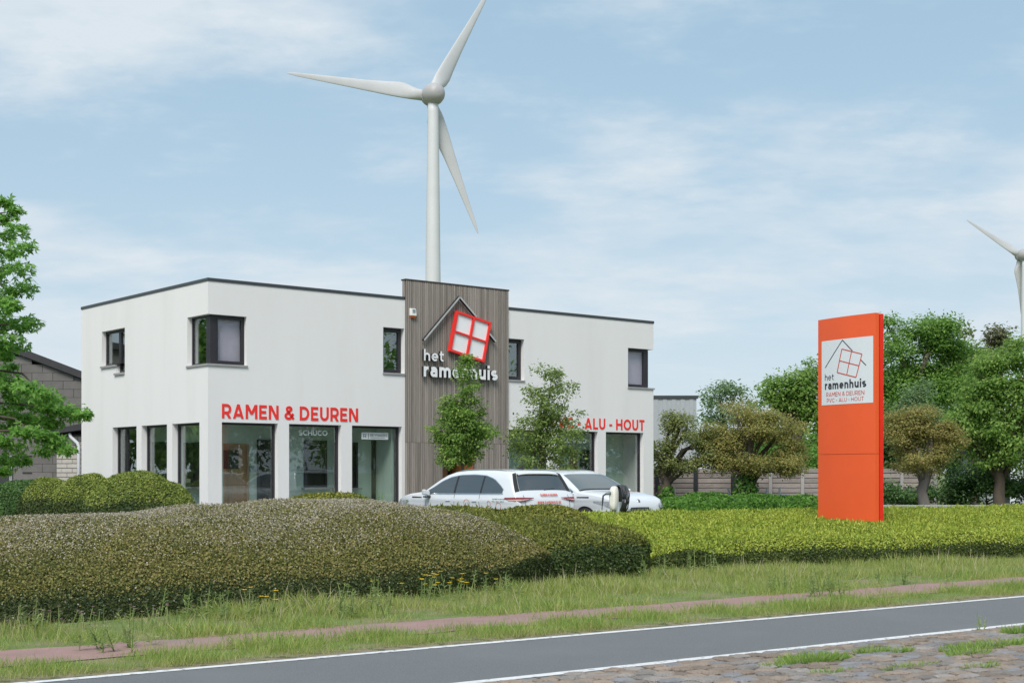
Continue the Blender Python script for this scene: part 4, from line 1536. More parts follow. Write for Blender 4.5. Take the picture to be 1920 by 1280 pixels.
q.prism([(X0 - ox - .2, roof_z(xk) + .04), (xk - ox - .001, roof_z(xk) + .04), (xk - ox - .001, roof_z(xk) - .20), (X0 - ox - .2, roof_z(xk) - .20)], -0.139, 9.2, lambda x, zz, d: (x - .822 * max(d, 0), d, zz))
q.build('roof', M['roof_dark'], wroot)

# lean-to with pale bricks
LY = 45.2
lx0, lx1 = W(106.5, 885, LY).x, W(175, 885, LY).x
ltop = W(130, 815, LY).z
lroot = empty('brick_shed', (lx0, LY, 0), 0, 'low pale brick shed between the warehouse and the shop', 'shed')
q = MB()
q.box(0, lx1 - lx0, .012, .78, 0, ltop)
q.build('wall', M['brick_joint'], lroot)
bw, bh = .34, .148
bm_ = MB()
bm_.box(0, bw - .014, 0, .04, 0, bh - .022)
bme = bm_.mesh('brick')
bme.materials.append(M['brick_pale'])
for r_ in range(int(ltop / bh)):
    x = -0.001
    k = 0
    while x < lx1 - lx0 - .05:
        w_ = bw if not (k == 0 and r_ % 2) else bw / 2
        o = link('brick', bme, None, lroot, (x, -.002, r_ * bh + .02))
        o.scale = (w_ / bw, 1, 1)
        x += w_
        k += 1
q = MB()
rz0, rz1 = W(100, 814, LY).z, W(130, 796, LY).z
q.prism([(-.25, rz0 - .02), (lx1 - lx0 + .1, rz1 - .12), (lx1 - lx0 + .1, rz1 + .12), (-.25, rz0 + .1)], -.35, .78, lambda x, zz, d: (x, d, zz))
q.build('roof', M['roof_dark'], lroot)
q = MB()
pp = [W(130, 812, LY - .2), W(133, 819, LY - .2), W(145, 830, LY - .2), W(147.5, 836, LY - .2), W(147.5, 905, LY - .2)]
pp = [Vector((p.x, p.y, p.z)) for p in pp]
pp[-1].z = 0
o = MB()
o.tube([p - Vector((pp[-1].x, pp[-1].y, 0)) for p in pp], .055, 10)
tag(o.build('downpipe', M['pipe_white'], None, True, loc=(pp[-1].x, pp[-1].y, 0)), 'white drainpipe bent against the pale brick shed', 'drainpipe')

# ------------------------------------------------------------------ right background: warehouse, fence, kerb wall
GY = 78.0
gx0, gx1, gz = W(1120, 885, GY).x, W(1306, 885, GY).x, W(1260, 746.5, GY).z
groot = empty('metal_warehouse', (gx1, GY, 0), 0, 'grey ribbed metal warehouse behind the trees right of the shop', 'warehouse')
q = MB()
q.box(gx0 - gx1, 0, .03, 18, 0, gz)
q.build('wall', M['metal_grey'], groot)
rib = MB()
rib.box(-.12, .12, 0, .03, 0, gz - .02)
rme = rib.mesh('rib')
rme.materials.append(M['metal_grey'])
x = gx0 - gx1 + .3
while x < -.2:
    link('rib', rme, None, groot, (x, 0, 0))
    x += .5
q = MB()
q.box(gx0 - gx1 - .1, .1, -.06, 18, gz, gz + .16)
q.build('roof', M['coping'], groot)

FY0, FY1 = 50.0, 51.5
fp = [1216, 1232, 1304, 1374, 1444, 1504, 1566, 1628, 1690, 1752]
fr = empty('board_fence', (W(1230, 885, FY0).x, FY0, 0), 0, 'weathered horizontal board fence with dark and pale posts under the trees', 'fence')
fo = Vector(fr.location)


def fpt(px):
    Y = FY0 + (FY1 - FY0) * (px - 1220) / 540
    v = W(px, 885, Y)
    return Vector((v.x, v.y, 0)) - fo


FH = 1.80
for i in range(len(fp) - 1):
    a, b = fpt(fp[i]), fpt(fp[i + 1])
    ln = (b - a).length
    ang = math.atan2((b - a).y, (b - a).x)
    q = MB()
    bh_ = FH / 10
    bk = MB()
    bk.box(.02, ln - .02, .036, .05, .02, FH - .01)
    bk.build('gap_darkener', M['post_dark'], fr, loc=a, rotz=ang)  # added dark sheet behind the boards, puts shade into the gaps
    for k in range(10):
        me_key = MB()
        me_key.box(.03, ln - .03, rnd.uniform(-.004, .004), .03 + rnd.uniform(0, .006), k * bh_ + .012, (k + 1) * bh_ - .008 + rnd.uniform(-.006, .0))
        me_key.build('board', M['fence_board'], fr, loc=a, rotz=ang + rnd.uniform(-.001, .001))
for i, px in enumerate(fp):
    a = fpt(px)
    q = MB()
    wd = .075 if i < 4 else .06
    q.box(-wd, wd, -.09, .05, 0, FH + .03)
    q.build('post', M['post_dark'] if 0 < i < 4 else M['post_light'], fr, loc=a)
for px, lean, lb in ((1264, 0.0, 'white stake at the foot of the first tree right of the shop'), (1378, -.22, 'leaning white stake left of the ivy clad trunk'),
                     (1438, 0.0, 'white stake right of the ivy clad trunk'), (1462, 0.0, 'white stake next to the small box before the fence')):
    p = W(px, 885, 48.8)
    q = MB()
    q.tube([(0, 0, 0), (lean * 1.1, 0, 1.1)], .045, 6)
    tag(q.build('garden_stake', M['stake'], None, loc=(p.x, p.y, 0)), lb, 'stake', 'white stakes before the fence')
p = W(1473, 885, 48.8)
root = empty('marker_box', (p.x, p.y, 0), 0, 'small pale box on a short post before the fence', 'marker')
q = MB()
q.box(-.03, .03, -.03, .03, 0, .66)
q.build('post', M['stake'], root)
q = MB()
q.box(-.13, .13, -.06, .06, .66, .88)
q.build('box', M['stake'], root, bevel=.01)

KY = 43.0
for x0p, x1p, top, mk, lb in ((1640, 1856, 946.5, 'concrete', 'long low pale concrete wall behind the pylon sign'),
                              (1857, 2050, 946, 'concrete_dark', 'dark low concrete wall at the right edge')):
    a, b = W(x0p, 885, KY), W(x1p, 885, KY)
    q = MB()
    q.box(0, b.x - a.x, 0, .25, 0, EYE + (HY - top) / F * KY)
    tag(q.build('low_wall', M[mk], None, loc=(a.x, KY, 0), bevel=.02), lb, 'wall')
a, b = W(1640, 885, KY), W(2060, 885, KY)
q = MB()
q.box(a.x, b.x, KY + .3, KY + 1.2, 0, .5)
# pale building seen under the big tree at the right edge
a, b = W(1872, 885, 74), W(2010, 885, 74)
hr = empty('pale_building', (a.x, 74, 0), 0, 'pale building glimpsed below the tree at the right edge', 'building')
q = MB()
q.box(0, b.x - a.x, 0, 8, 0, 2.6)
q.build('wall', M['panel_white'], hr)
q = MB()
q.box(-.3, b.x - a.x + .3, -.3, 8.3, 2.6, 2.9)
q.build('roof', M['roof_dark'], hr)
q = MB()
q.box(.2, .6, -.06, 0, 0, 2.6)
q.build('pillar', M['post_dark'], hr)
q = MB()
q.box(1.0, 2.6, -.05, .0, .0, 2.1)
q.build('door', M['metal_grey'], hr)


# ------------------------------------------------------------------ cars
def interp(tab, x):
    if x >= tab[0][0]:
        return tab[0][1]
    for (x0, y0), (x1, y1) in zip(tab[:-1], tab[1:]):
        if x1 <= x <= x0:
            return y0 + (y1 - y0) * (x - x0) / (x1 - x0)
    return tab[-1][1]


T_TAB = [(2.33, .58), (2.325, .72), (2.29, .86), (2.20, .95), (2.0, 1.02), (1.7, 1.07), (1.35, 1.10), (1.12, 1.13), (.90, 1.25), (.60, 1.41), (.36, 1.515), (.1, 1.58), (-.3, 1.612),
         (-.8, 1.622), (-1.3, 1.615), (-1.62, 1.60), (-1.86, 1.575), (-1.92, 1.54), (-2.00, 1.39), (-2.10, 1.22), (-2.19, 1.08), (-2.25, 1.0), (-2.29, .92), (-2.31, .78), (-2.33, .6)]
W_TAB = [(2.33, .66), (2.29, .74), (2.2, .81), (2.0, .875), (1.7, .915), (1.35, .93), (0, .94), (-1.4, .94), (-1.8, .93), (-2.0, .915), (-2.15, .895), (-2.25, .86), (-2.31, .80), (-2.33, .74)]


def Tx(x):
    return interp(T_TAB, x)


def Wx(x):
    return interp(W_TAB, x)


def G(z):
    if z <= .96:
        return 1.0
    return 1 - .245 * ((z - .96) / .66) ** 1.2


def side_y(x, z):
    b = 0.0
    if z < .96:
        b = -.035 * ((.80 - z) / .5) ** 2 if z < .8 else 0.0
        b += .014 * math.exp(-((z - .915) / .03) ** 2) - .022 * math.exp(-((z - .66) / .10) ** 2)
    return Wx(x) * G(z) + b


def edge_y(x):
    """half width where the side turns into the top"""
    z = Tx(x) - .05
    return side_y(x, z) - .035


def top_z(x, f):
    return Tx(x) + .012 - .04 * abs(f) ** 5


def car_body():
    xs = sorted({t[0] for t in T_TAB} | {t[0] for t in W_TAB} | {.75, .5, -.55, -1.05, -1.95, -2.05, -2.15, -1.72}, reverse=True)
    rows = []
    for x in xs:
        T = Tx(x)
        zs0 = min(.96, T - .10)
        prof = [(side_y(x, .26) - .05, .22), (side_y(x, .32), .32)]
        for k in range(1, 15):
            z = .32 + (zs0 - .32) * k / 14
            prof.append((side_y(x, z), z))
        zt = T - .05
        for k in range(1, 5):
            z = zs0 + (zt - zs0) * k / 4
            prof.append((side_y(x, z), z))
        ye = edge_y(x)
        for f in (1.0, .9, .75, .55, .3, 0):
            prof.append((ye * f, top_z(x, f)))
        row = [Vector((x, y, z)) for y, z in prof]
        row += [Vector((x, -y, z)) for y, z in prof[-2::-1]]
        rows.append(row)
    q = MB()
    q.grid(rows)
    n = len(rows[0])
    q.add(rows[0], [tuple(range(n))])
    q.add(rows[-1], [tuple(range(n))])
    q.add([rows[i][k] for i in range(len(rows)) for k in (0, -1)], [(2 * i, 2 * i + 1, 2 * i + 3, 2 * i + 2) for i in range(len(rows) - 1)])
    me = q.mesh('body', True)
    return me


def side_patch(zlo, zhi, xa, xb, s, off=.006, nx=10, nz=5):
    """strip of surface on the flank between two height curves"""
    rows = []
    for i in range(nx + 1):
        x = xa + (xb - xa) * i / nx
        a, b = zlo(x), zhi(x)
        rows.append([(x, s * (side_y(x, a + (b - a) * k / nz) + off), a + (b - a) * k / nz) for k in range(nz + 1)])
    return rows


def top_patch(xa, xb, fa, fb, off=.007, nx=8, nf=10, taper=0.0):
    rows = []
    for i in range(nx + 1):
        x = xa + (xb - xa) * i / nx
        dx = (Tx(x + .02) - Tx(x - .02)) / .04
        nl = math.hypot(dx, 1)
        ox_, oz_ = -dx / nl * off, 1 / nl * off
        k = 1 - taper * i / nx
        rows.append([(x + ox_, (fa + (fb - fa) * j / nf) * k * edge_y(x), top_z(x, (fa + (fb - fa) * j / nf) * k) + oz_) for j in range(nf + 1)])
    return rows


def z_belt(x):
    return 1.06 + .03 * (1 - (x + 2) / 3.2)


def z_roofline(x):
    return interp([(1.02, 1.085), (.75, 1.20), (.45, 1.35), (.15, 1.44), (-.2, 1.485), (-.7, 1.495), (-1.1, 1.475), (-1.42, 1.40), (-1.68, 1.26), (-1.80, 1.185), (-1.86, 1.11)], x)


def build_car(root, decals):
    body = link('body', car_body(), M['car_paint'], root)
    body.data.polygons.foreach_set('use_smooth', [True] * len(body.data.polygons))
    for s in (1, -1):
        for k, (xa, xb) in enumerate(((.98, -.06), (-.13, -1.02), (-1.08, -1.80))):
            q = MB()
            q.grid(side_patch(z_belt, z_roofline, xa, xb, s, nx=14))
            o = q.build('side_window', M['car_glass'], root, True)
        q = MB()
        q.grid(side_patch(lambda x: z_belt(x) - .02, z_belt, 1.0, -1.83, s, .008, 20, 1))
        q.grid(side_patch(z_roofline, lambda x: z_roofline(x) + .016, 1.0, -1.82, s, .008, 24, 1))
        q.build('window_trim', M['chrome'], root)
        for xa, xb in ((-.06, -.13), (-1.02, -1.08)):
            q = MB()
            q.grid(side_patch(z_belt, z_roofline, xa, xb, s, .004, 2))
            q.build('door_pillar', M['plastic'], root)
        q = MB()
        for xg in (1.02, -.10, -1.02):
            q.grid(side_patch(lambda x: .38, lambda x: z_belt(x) - .02, xg, xg - .012, s, .002, 1, 8))
        q.build('door_gap', M['plastic'], root)
        q = MB()
        q.grid(side_patch(lambda x: .27, lambda x: .40, 1.0, -1.0, s, .012, 8, 2))
        q.build('side_skirt', M['plastic'], root)
        for xh in (.12, -.86):
            q = MB()
            y0 = side_y(xh, .86)
            q.bar((xh + .085, s * (y0 + .018), .905), (xh - .085, s * (y0 + .018), .91), .016, .02)
            q.build('door_handle', M['car_paint'], root, bevel=.006)
        # mirror
        q = MB()
        y0 = side_y(.86, 1.05)
        q.add([(.92, s * (y0 + .02), 1.0), (.80, s * (y0 + .03), 1.0), (.82, s * (y0 + .20), 1.03), (.94, s * (y0 + .19), 1.03),
               (.92, s * (y0 + .02), 1.10), (.80, s * (y0 + .03), 1.12), (.80, s * (y0 + .21), 1.17), (.92, s * (y0 + .20), 1.16)],
              [(0, 1, 2, 3), (4, 5, 6, 7), (0, 1, 5, 4), (1, 2, 6, 5), (2, 3, 7, 6), (3, 0, 4, 7)])
        o = q.build('wing_mirror', M['car_paint'], root, bevel=.03)
        q = MB()
        q.box(.80, .92, min(s * y0, s * (y0 + .16)), max(s * y0, s * (y0 + .16)), .965, 1.0)
        q.build('mirror_foot', M['plastic'], o)
        # roof rail
        q = MB()
        pts = []
        for i in range(9):
            x = .1 - 1.75 * i / 8
            pts.append((x, s * (edge_y(x) * .93), top_z(x, .93) + (.016 if 0 < i < 8 else 0)))
        q.tube(pts, .010, 6)
        q.build('roof_rail', M['post_grey'], root, True)
        # wheels
        for xw in (1.42, -1.37):
            yw = Wx(xw) - .10
            q = MB()
            rows = []
            for yy, r in ((-.12, .28), (-.12, .345), (-.08, .36), (.08, .36), (.105, .345), (.105, .26)):
                rows.append([(xw + r * math.cos(a), s * (yw + yy + .012), .36 + r * math.sin(a)) for a in [2 * math.pi * k / 28 for k in range(28)]])
            q.grid(rows, closed=True)
            wh = q.build('wheel', M['tyre'], root, True)
            q = MB()
            q.grid([[(xw + r * math.cos(a), s * (yw + yy), .36 + r * math.sin(a)) for a in [2 * math.pi * k / 28 for k in range(28)]]
                    for yy, r in ((.112, .262), (.10, .25), (.07, .2), (.085, .05), (.09, .01))], closed=True)
            q.build('rim', M['rim'], wh)
            # arch: dark liner and lip standing a little proud of the flank
            q = MB()
            rows = []
            for k in range(17):
                a = math.pi * (-0.06 + 1.12 * k / 16)
                row = []
                for r in (.30, .37, .395):
                    x, z = xw + r * math.cos(a), .37 + r * math.sin(a)
                    row.append((x, s * (side_y(x, max(z, .27)) + (.006 if r < .38 else .018)), max(z, .24)))
                rows.append(row)
            q.grid(rows)
            q.build('wheel_arch', M['plastic'], root)
    # glass front and rear
    q = MB()
    q.grid(top_patch(1.08, .40, -.93, .93, taper=.02))
    q.build('windscreen', M['car_glass_light'], root, True)
    q = MB()
    q.grid(top_patch(1.16, 1.09, -.95, .95, .006, 2))
    q.build('cowl', M['plastic'], root)
    q = MB()
    q.grid(top_patch(-1.93, -2.145, -.84, .84))
    rw = q.build('rear_window', M['car_glass'], root, True)
    for s in (1, -1):
        q = MB()
        q.grid(top_patch(-1.91, -2.15, s * .85, s * 1.0, .005, 6, 3))
        q.build('corner_trim', M['plastic'], root, True)
    # spoiler
    q = MB()
    rows = []
    for f in [i / 6 - 1 for i in range(13)]:
        y = f * .60
        zc_ = 1.548 - .03 * f ** 4
        rows.append([(-1.78, y, zc_ + .012), (-1.98, y, zc_ - .008), (-1.985, y, zc_ - .035), (-1.90, y, zc_ - .05)])
    q.grid(rows)
    q.build('roof_spoiler', M['car_paint'], root, True)
    # shark fin
    q = MB()
    z0 = top_z(-1.35, 0)
    q.add([(-1.25, .035, z0 - .01), (-1.25, -.035, z0 - .01), (-1.46, .035, z0 - .01), (-1.46, -.035, z0 - .01), (-1.44, .008, z0 + .085), (-1.44, -.008, z0 + .085)],
          [(0, 2, 4), (1, 5, 3), (0, 4, 5, 1), (2, 3, 5, 4)])
    q.build('antenna', M['plastic'], root)
    # wiper
    q = MB()
    q.bar((-2.142, -.02, 1.155), (-2.128, -.34, 1.185), .02, .03)
    q.build('rear_wiper', M['plastic'], rw)

    def xrear(z):
        lo, hi = -2.33, -1.9
        for _ in range(24):
            m = (lo + hi) / 2
            if Tx(m) < z:
                lo = m
            else:
                hi = m
        return (lo + hi) / 2

    # tail lamps wrap from the flank on to the tailgate
    for s in (1, -1):
        def strip_pts(zl, zh, off, x_start, y_end):
            out = []
            path = [(x_start + (-2.22 - x_start) * i / 4, None) for i in range(5)] + [(None, .80 - (.80 - y_end) * i / 6) for i in range(7)]
            nP = len(path)
            for i, (x, y) in enumerate(path):
                t = i / (nP - 1)
                za_, zb_ = zl(t), zh(t)
                col_ = []
                for k in range(3):
                    z = za_ + (zb_ - za_) * k / 2
                    if y is None:
                        col_.append((x, s * (side_y(x, z) + off), z))
                    else:
                        col_.append((xrear(z - .02) - off - .022, s * y, z))
                out.append(col_)
            return out
        q = MB()
        q.grid(strip_pts(lambda t: .965 - .045 * min(1, t / .35) + .068 * max(0, (t - .5) / .5), lambda t: 1.0 + .008 * min(1, t / .4) - .010 * max(0, (t - .5) / .5), .012, -1.90, .40))
        la = q.build('tail_lamp', M['lamp_red'], root)
        q = MB()
        q.grid(strip_pts(lambda t: .938 - .008 * min(1, t / .4) + .035 * max(0, (t - .5) / .5), lambda t: .955 + .008 * min(1, t / .4) + .01 * max(0, (t - .5) / .5), .017, -2.02, .56))
        q.build('lamp_insert', M['lamp_pale'], la)
    # tailgate edge and bumper
    q = MB()
    for s in (1, -1):
        rows = []
        for z in (.62, .72, .82, .92, 1.0, 1.06):
            x = xrear(z - .02) - .006
            rows.append([(x, s * .655, z), (x, s * .665, z)])
        q.grid(rows)
    rows = [[(xrear(.60) - .012, -.66 + 1.32 * i / 8, .60), (xrear(.615) - .012, -.66 + 1.32 * i / 8, .615)] for i in range(9)]
    q.grid(rows)
    q.build('tailgate_gap', M['plastic'], root)
    q = MB()
    q.box(-2.365, -2.25, -.70, .70, .24, .46)
    q.build('rear_diffuser', M['plastic'], root, bevel=.03)
    # front: grille, lamps, badge, lower intake
    q = MB()
    rows = []
    for y in [i / 10 - .6 for i in range(13)]:
        y = max(-.58, min(.58, y))
        xo = 2.35 - .10 * (abs(y) / .6) ** 2.2
        rows.append([(xo, y, .50 + .06 * (abs(y) / .58) ** 3), (xo + .01, y, .62), (xo - .004, y, .745 - .02 * (abs(y) / .58) ** 2)])
    q.grid(rows)
    gr = q.build('grille', M['plastic'], root)
    q = MB()
    for i in range(22):
        y = -.54 + 1.08 * i / 21
        xo = 2.365 - .10 * (abs(y) / .6) ** 2.2
        q.box(xo - .01, xo + .004, y - .005, y + .005, .56, .72)
    q.build('grille_rib', M['post_grey'], gr)
    q = MB()
    rows = []
    for y in [i / 10 - .6 for i in range(13)]:
        xo = 2.345 - .12 * (abs(y) / .6) ** 2.2
        rows.append([(xo + .005, y, .26), (xo + .02, y, .36), (xo + .005, y, .43)])
    q.grid(rows)
    q.build('lower_intake', M['plastic'], root)
    for s in (1, -1):
        q = MB()
        rows = []
        path = [(1.70, None), (1.90, None), (2.06, None), (2.18, None)]
        for i, (x, _) in enumerate(path):
            t = i / 6
            za_, zb_ = .855 - .20 * t * 1.4, .885 + .0 * t
            rows.append([(x, s * (side_y(x, z) + .008), z) for z in (za_, (za_ + zb_) / 2, zb_)])
        for i, y in enumerate((.80, .72, .60)):
            za_, zb_ = .70 + .02 * i, .87 - .02 * i
            xo = 2.245 + .045 * i
            rows.append([(xo + .05, s * y, za_), (xo + .045, s * y, (za_ + zb_) / 2), (xo + .0, s * y, zb_)])
        q.grid(rows)
        q.build('headlight', M['lamp_clear'], root, True)
        q = MB()
        q.grid(side_patch(lambda x: .955, lambda x: .985 - .02 * (1.55 - x), 1.55, 1.15, s, .008, 4, 1))
        q.build('wing_vent', M['plastic'], root)
    q = MB()
    zb_ = .885
    q.tube([(2.262, 0, zb_), (2.272, 0, zb_ + .014)], [.05, .046], 20)
    bd = q.build('badge', M['chrome'], root, True)
    q = MB()
    q.tube([(2.272, 0, zb_ + .0145), (2.276, 0, zb_ + .019)], [.036, .034], 16)
    q.build('badge_centre', M['plastic'], bd)
    if decals:
        def rear_text(text, yc, wd, z0, h, w, m):
            q = MB()
            f3 = lambda x, z, d: (xrear(z0 + z - .02) - .03 + d * .3, yc + wd / 2 - x, z0 + z)
            for c, m_ in lettering(text, w, wd, h, f3, 0.0, -.01):
                q.add(m_.v, m_.f)
            q.build('decal_lettering', m, root)
        rear_text('RAMEN & DEUREN', -.08, .50, 1.035, .048, .2, M['print_red'])
        rear_text('WWW.RAMENHUIS.BE', -.03, .70, .868, .052, .18, M['print_red'])
        f3 = lambda x0, z0: (lambda x, z, d: (x0 - x, side_y(x0 - x, z0 + z) + .004 + d, z0 + z))

        def side_text(text, x0, wd, z0, h, w, m):
            q = MB()
            for c, m_ in lettering(text, w, wd, h, f3(x0, z0), 0.0, .003):
                q.add(m_.v, m_.f)
            q.build('decal_lettering', m, root)
        side_text('RAMEN & DEUREN', -1.50, .44, .955, .022, .16, M['placard'])
        side_text('PVC - ALU - HOUT', -1.50, .40, .905, .022, .16, M['placard'])
        side_text('HET RAMENHUIS', -.42, .34, .70, .022, .16, M['print_red'])
        q = MB()
        for xc, zc_, r in ((-.58, .83, .115), (-1.38, .86, .06), (-1.70, .80, .09)):
            rows = []
            for k in range(33):
                a = 2 * math.pi * k / 32
                rows.append([(xc + rr * math.cos(a), side_y(xc + rr * math.cos(a), zc_ + rr * math.sin(a)) + .004, zc_ + rr * math.sin(a)) for rr in (r, r - .010)])
            q.grid(rows)
        q.build('decal_ring', M['print_red'], root)
        q = MB()
        for xc in (-.545, -.615):
            q.grid([[(xc + a, side_y(xc, .85) + .005, .84 + b) for b in (0, .03)] for a in (0, .012)])
        q.build('decal_mark', M['print_red'], root)


HEAD1 = math.atan2(.772, -.635)
C1 = Vector((-.70, 33.1, .065))
car1 = empty('parked_car', C1, HEAD1, 'white car seen from behind with red tail lamps and orange web address', 'car', 'white cars parked before the shop')
car1.scale = (1.03, 1.0, 1.02)
build_car(car1, True)
C2 = C1 + Vector((.772, .635, 0)) * 2.78 + Vector((.635, -.772, 0)) * 0.12
car2 = empty('parked_car', C2, HEAD1 + math.pi, 'white car facing the road, its bonnet behind the charging post', 'car', 'white cars parked before the shop')
car2.scale = (1.03, 1.0, 1.02)
build_car(car2, False)

# ------------------------------------------------------------------ charging post
CY = 30.6
cp = W(1160, 885, CY)
root = empty('charging_post', (cp.x, CY, 0), -0.80, 'white and black charging post with a coiled cable in front of the car', 'charger')
q = MB()
q.tube([(0, 0, 0), (0, 0, 1.0)], [.085, .075], 10)
q.build('post', M['post_grey'], root, True)
zc_ = EYE + (HY - 934) / F * CY
q = MB()
rows = []
for d, k in ((-.17, .55), (-.165, .86), (-.13, .97), (-.03, 1.0), (-.028, .985)):
    rows.append([(.088 * k * math.copysign(abs(math.cos(a)) ** .75, math.cos(a)) - .06, d, zc_ + .275 * k * math.copysign(abs(math.sin(a)) ** .75, math.sin(a))) for a in [2 * math.pi * j / 32 for j in range(32)]])
q.grid(rows, closed=True)
q.add(rows[0], [tuple(range(32))])
q.build('charger_case', M['charger_white'], root, True)
q = MB()
rows = []
for d, k in ((-.028, 1.03), (.03, 1.03), (.035, .9), (.16, .9), (.165, .5)):
    rows.append([(.093 * k * math.cos(a) - .06, d, zc_ + .278 * k * math.sin(a)) for a in [2 * math.pi * j / 28 for j in range(28)]])
q.grid(rows, closed=True)
q.add(rows[-1], [tuple(range(28))])
q.build('charger_back', M['black_side'], root, True)
q = MB()
r2 = random.Random(4)
for k in range(7):
    d = -.02 + .024 * k
    ox_ = .0 + .008 * k + r2.uniform(-.01, .01)
    q.tube([(ox_ + (.14 + r2.uniform(-.01, .012)) * math.cos(2 * math.pi * j / 28), d + .012 * math.sin(4 * math.pi * j / 28), zc_ - .01 + (.295 + .008 * math.sin(k * 2.)) * math.sin(2 * math.pi * j / 28)) for j in range(29)], .014, 6)
q.build('coiled_cable', M['cable'], root, True)
q = MB()
q.tube([(-.10, -.165, zc_ + .12), (-.12, -.22, zc_ + .11), (-.145, -.26, zc_ + .10)], [.04, .034, .025], 10)
q.build('plug', M['post_grey'], root, True)
q = MB()
q.tube([(-.145, -.26, zc_ + .10), (-.18, -.31, zc_ + .06), (-.19, -.31, zc_ - .02), (-.20, -.32, zc_ - .18), (-.22, -.32, zc_ - .34), (-.22, -.30, zc_ - .45), (-.18, -.24, zc_ - .56), (-.10, -.16, zc_ - .62), (-.05, -.09, zc_ - .60)],
       [.018, .019, .02, .009, .011, .011, .011, .011, .011], 6)
q.build('charging_cable', M['cable'], root, True)
q = MB()
q.tube([(.10, .1, zc_ + .28), (.18, .06, zc_ + .22), (.235, .02, zc_ + .09), (.25, 0, zc_ + .02), (.265, -.01, zc_ - .08)], [.014, .014, .016, .03, .014], 8)
q.build('spare_cable', M['cable'], root, True)


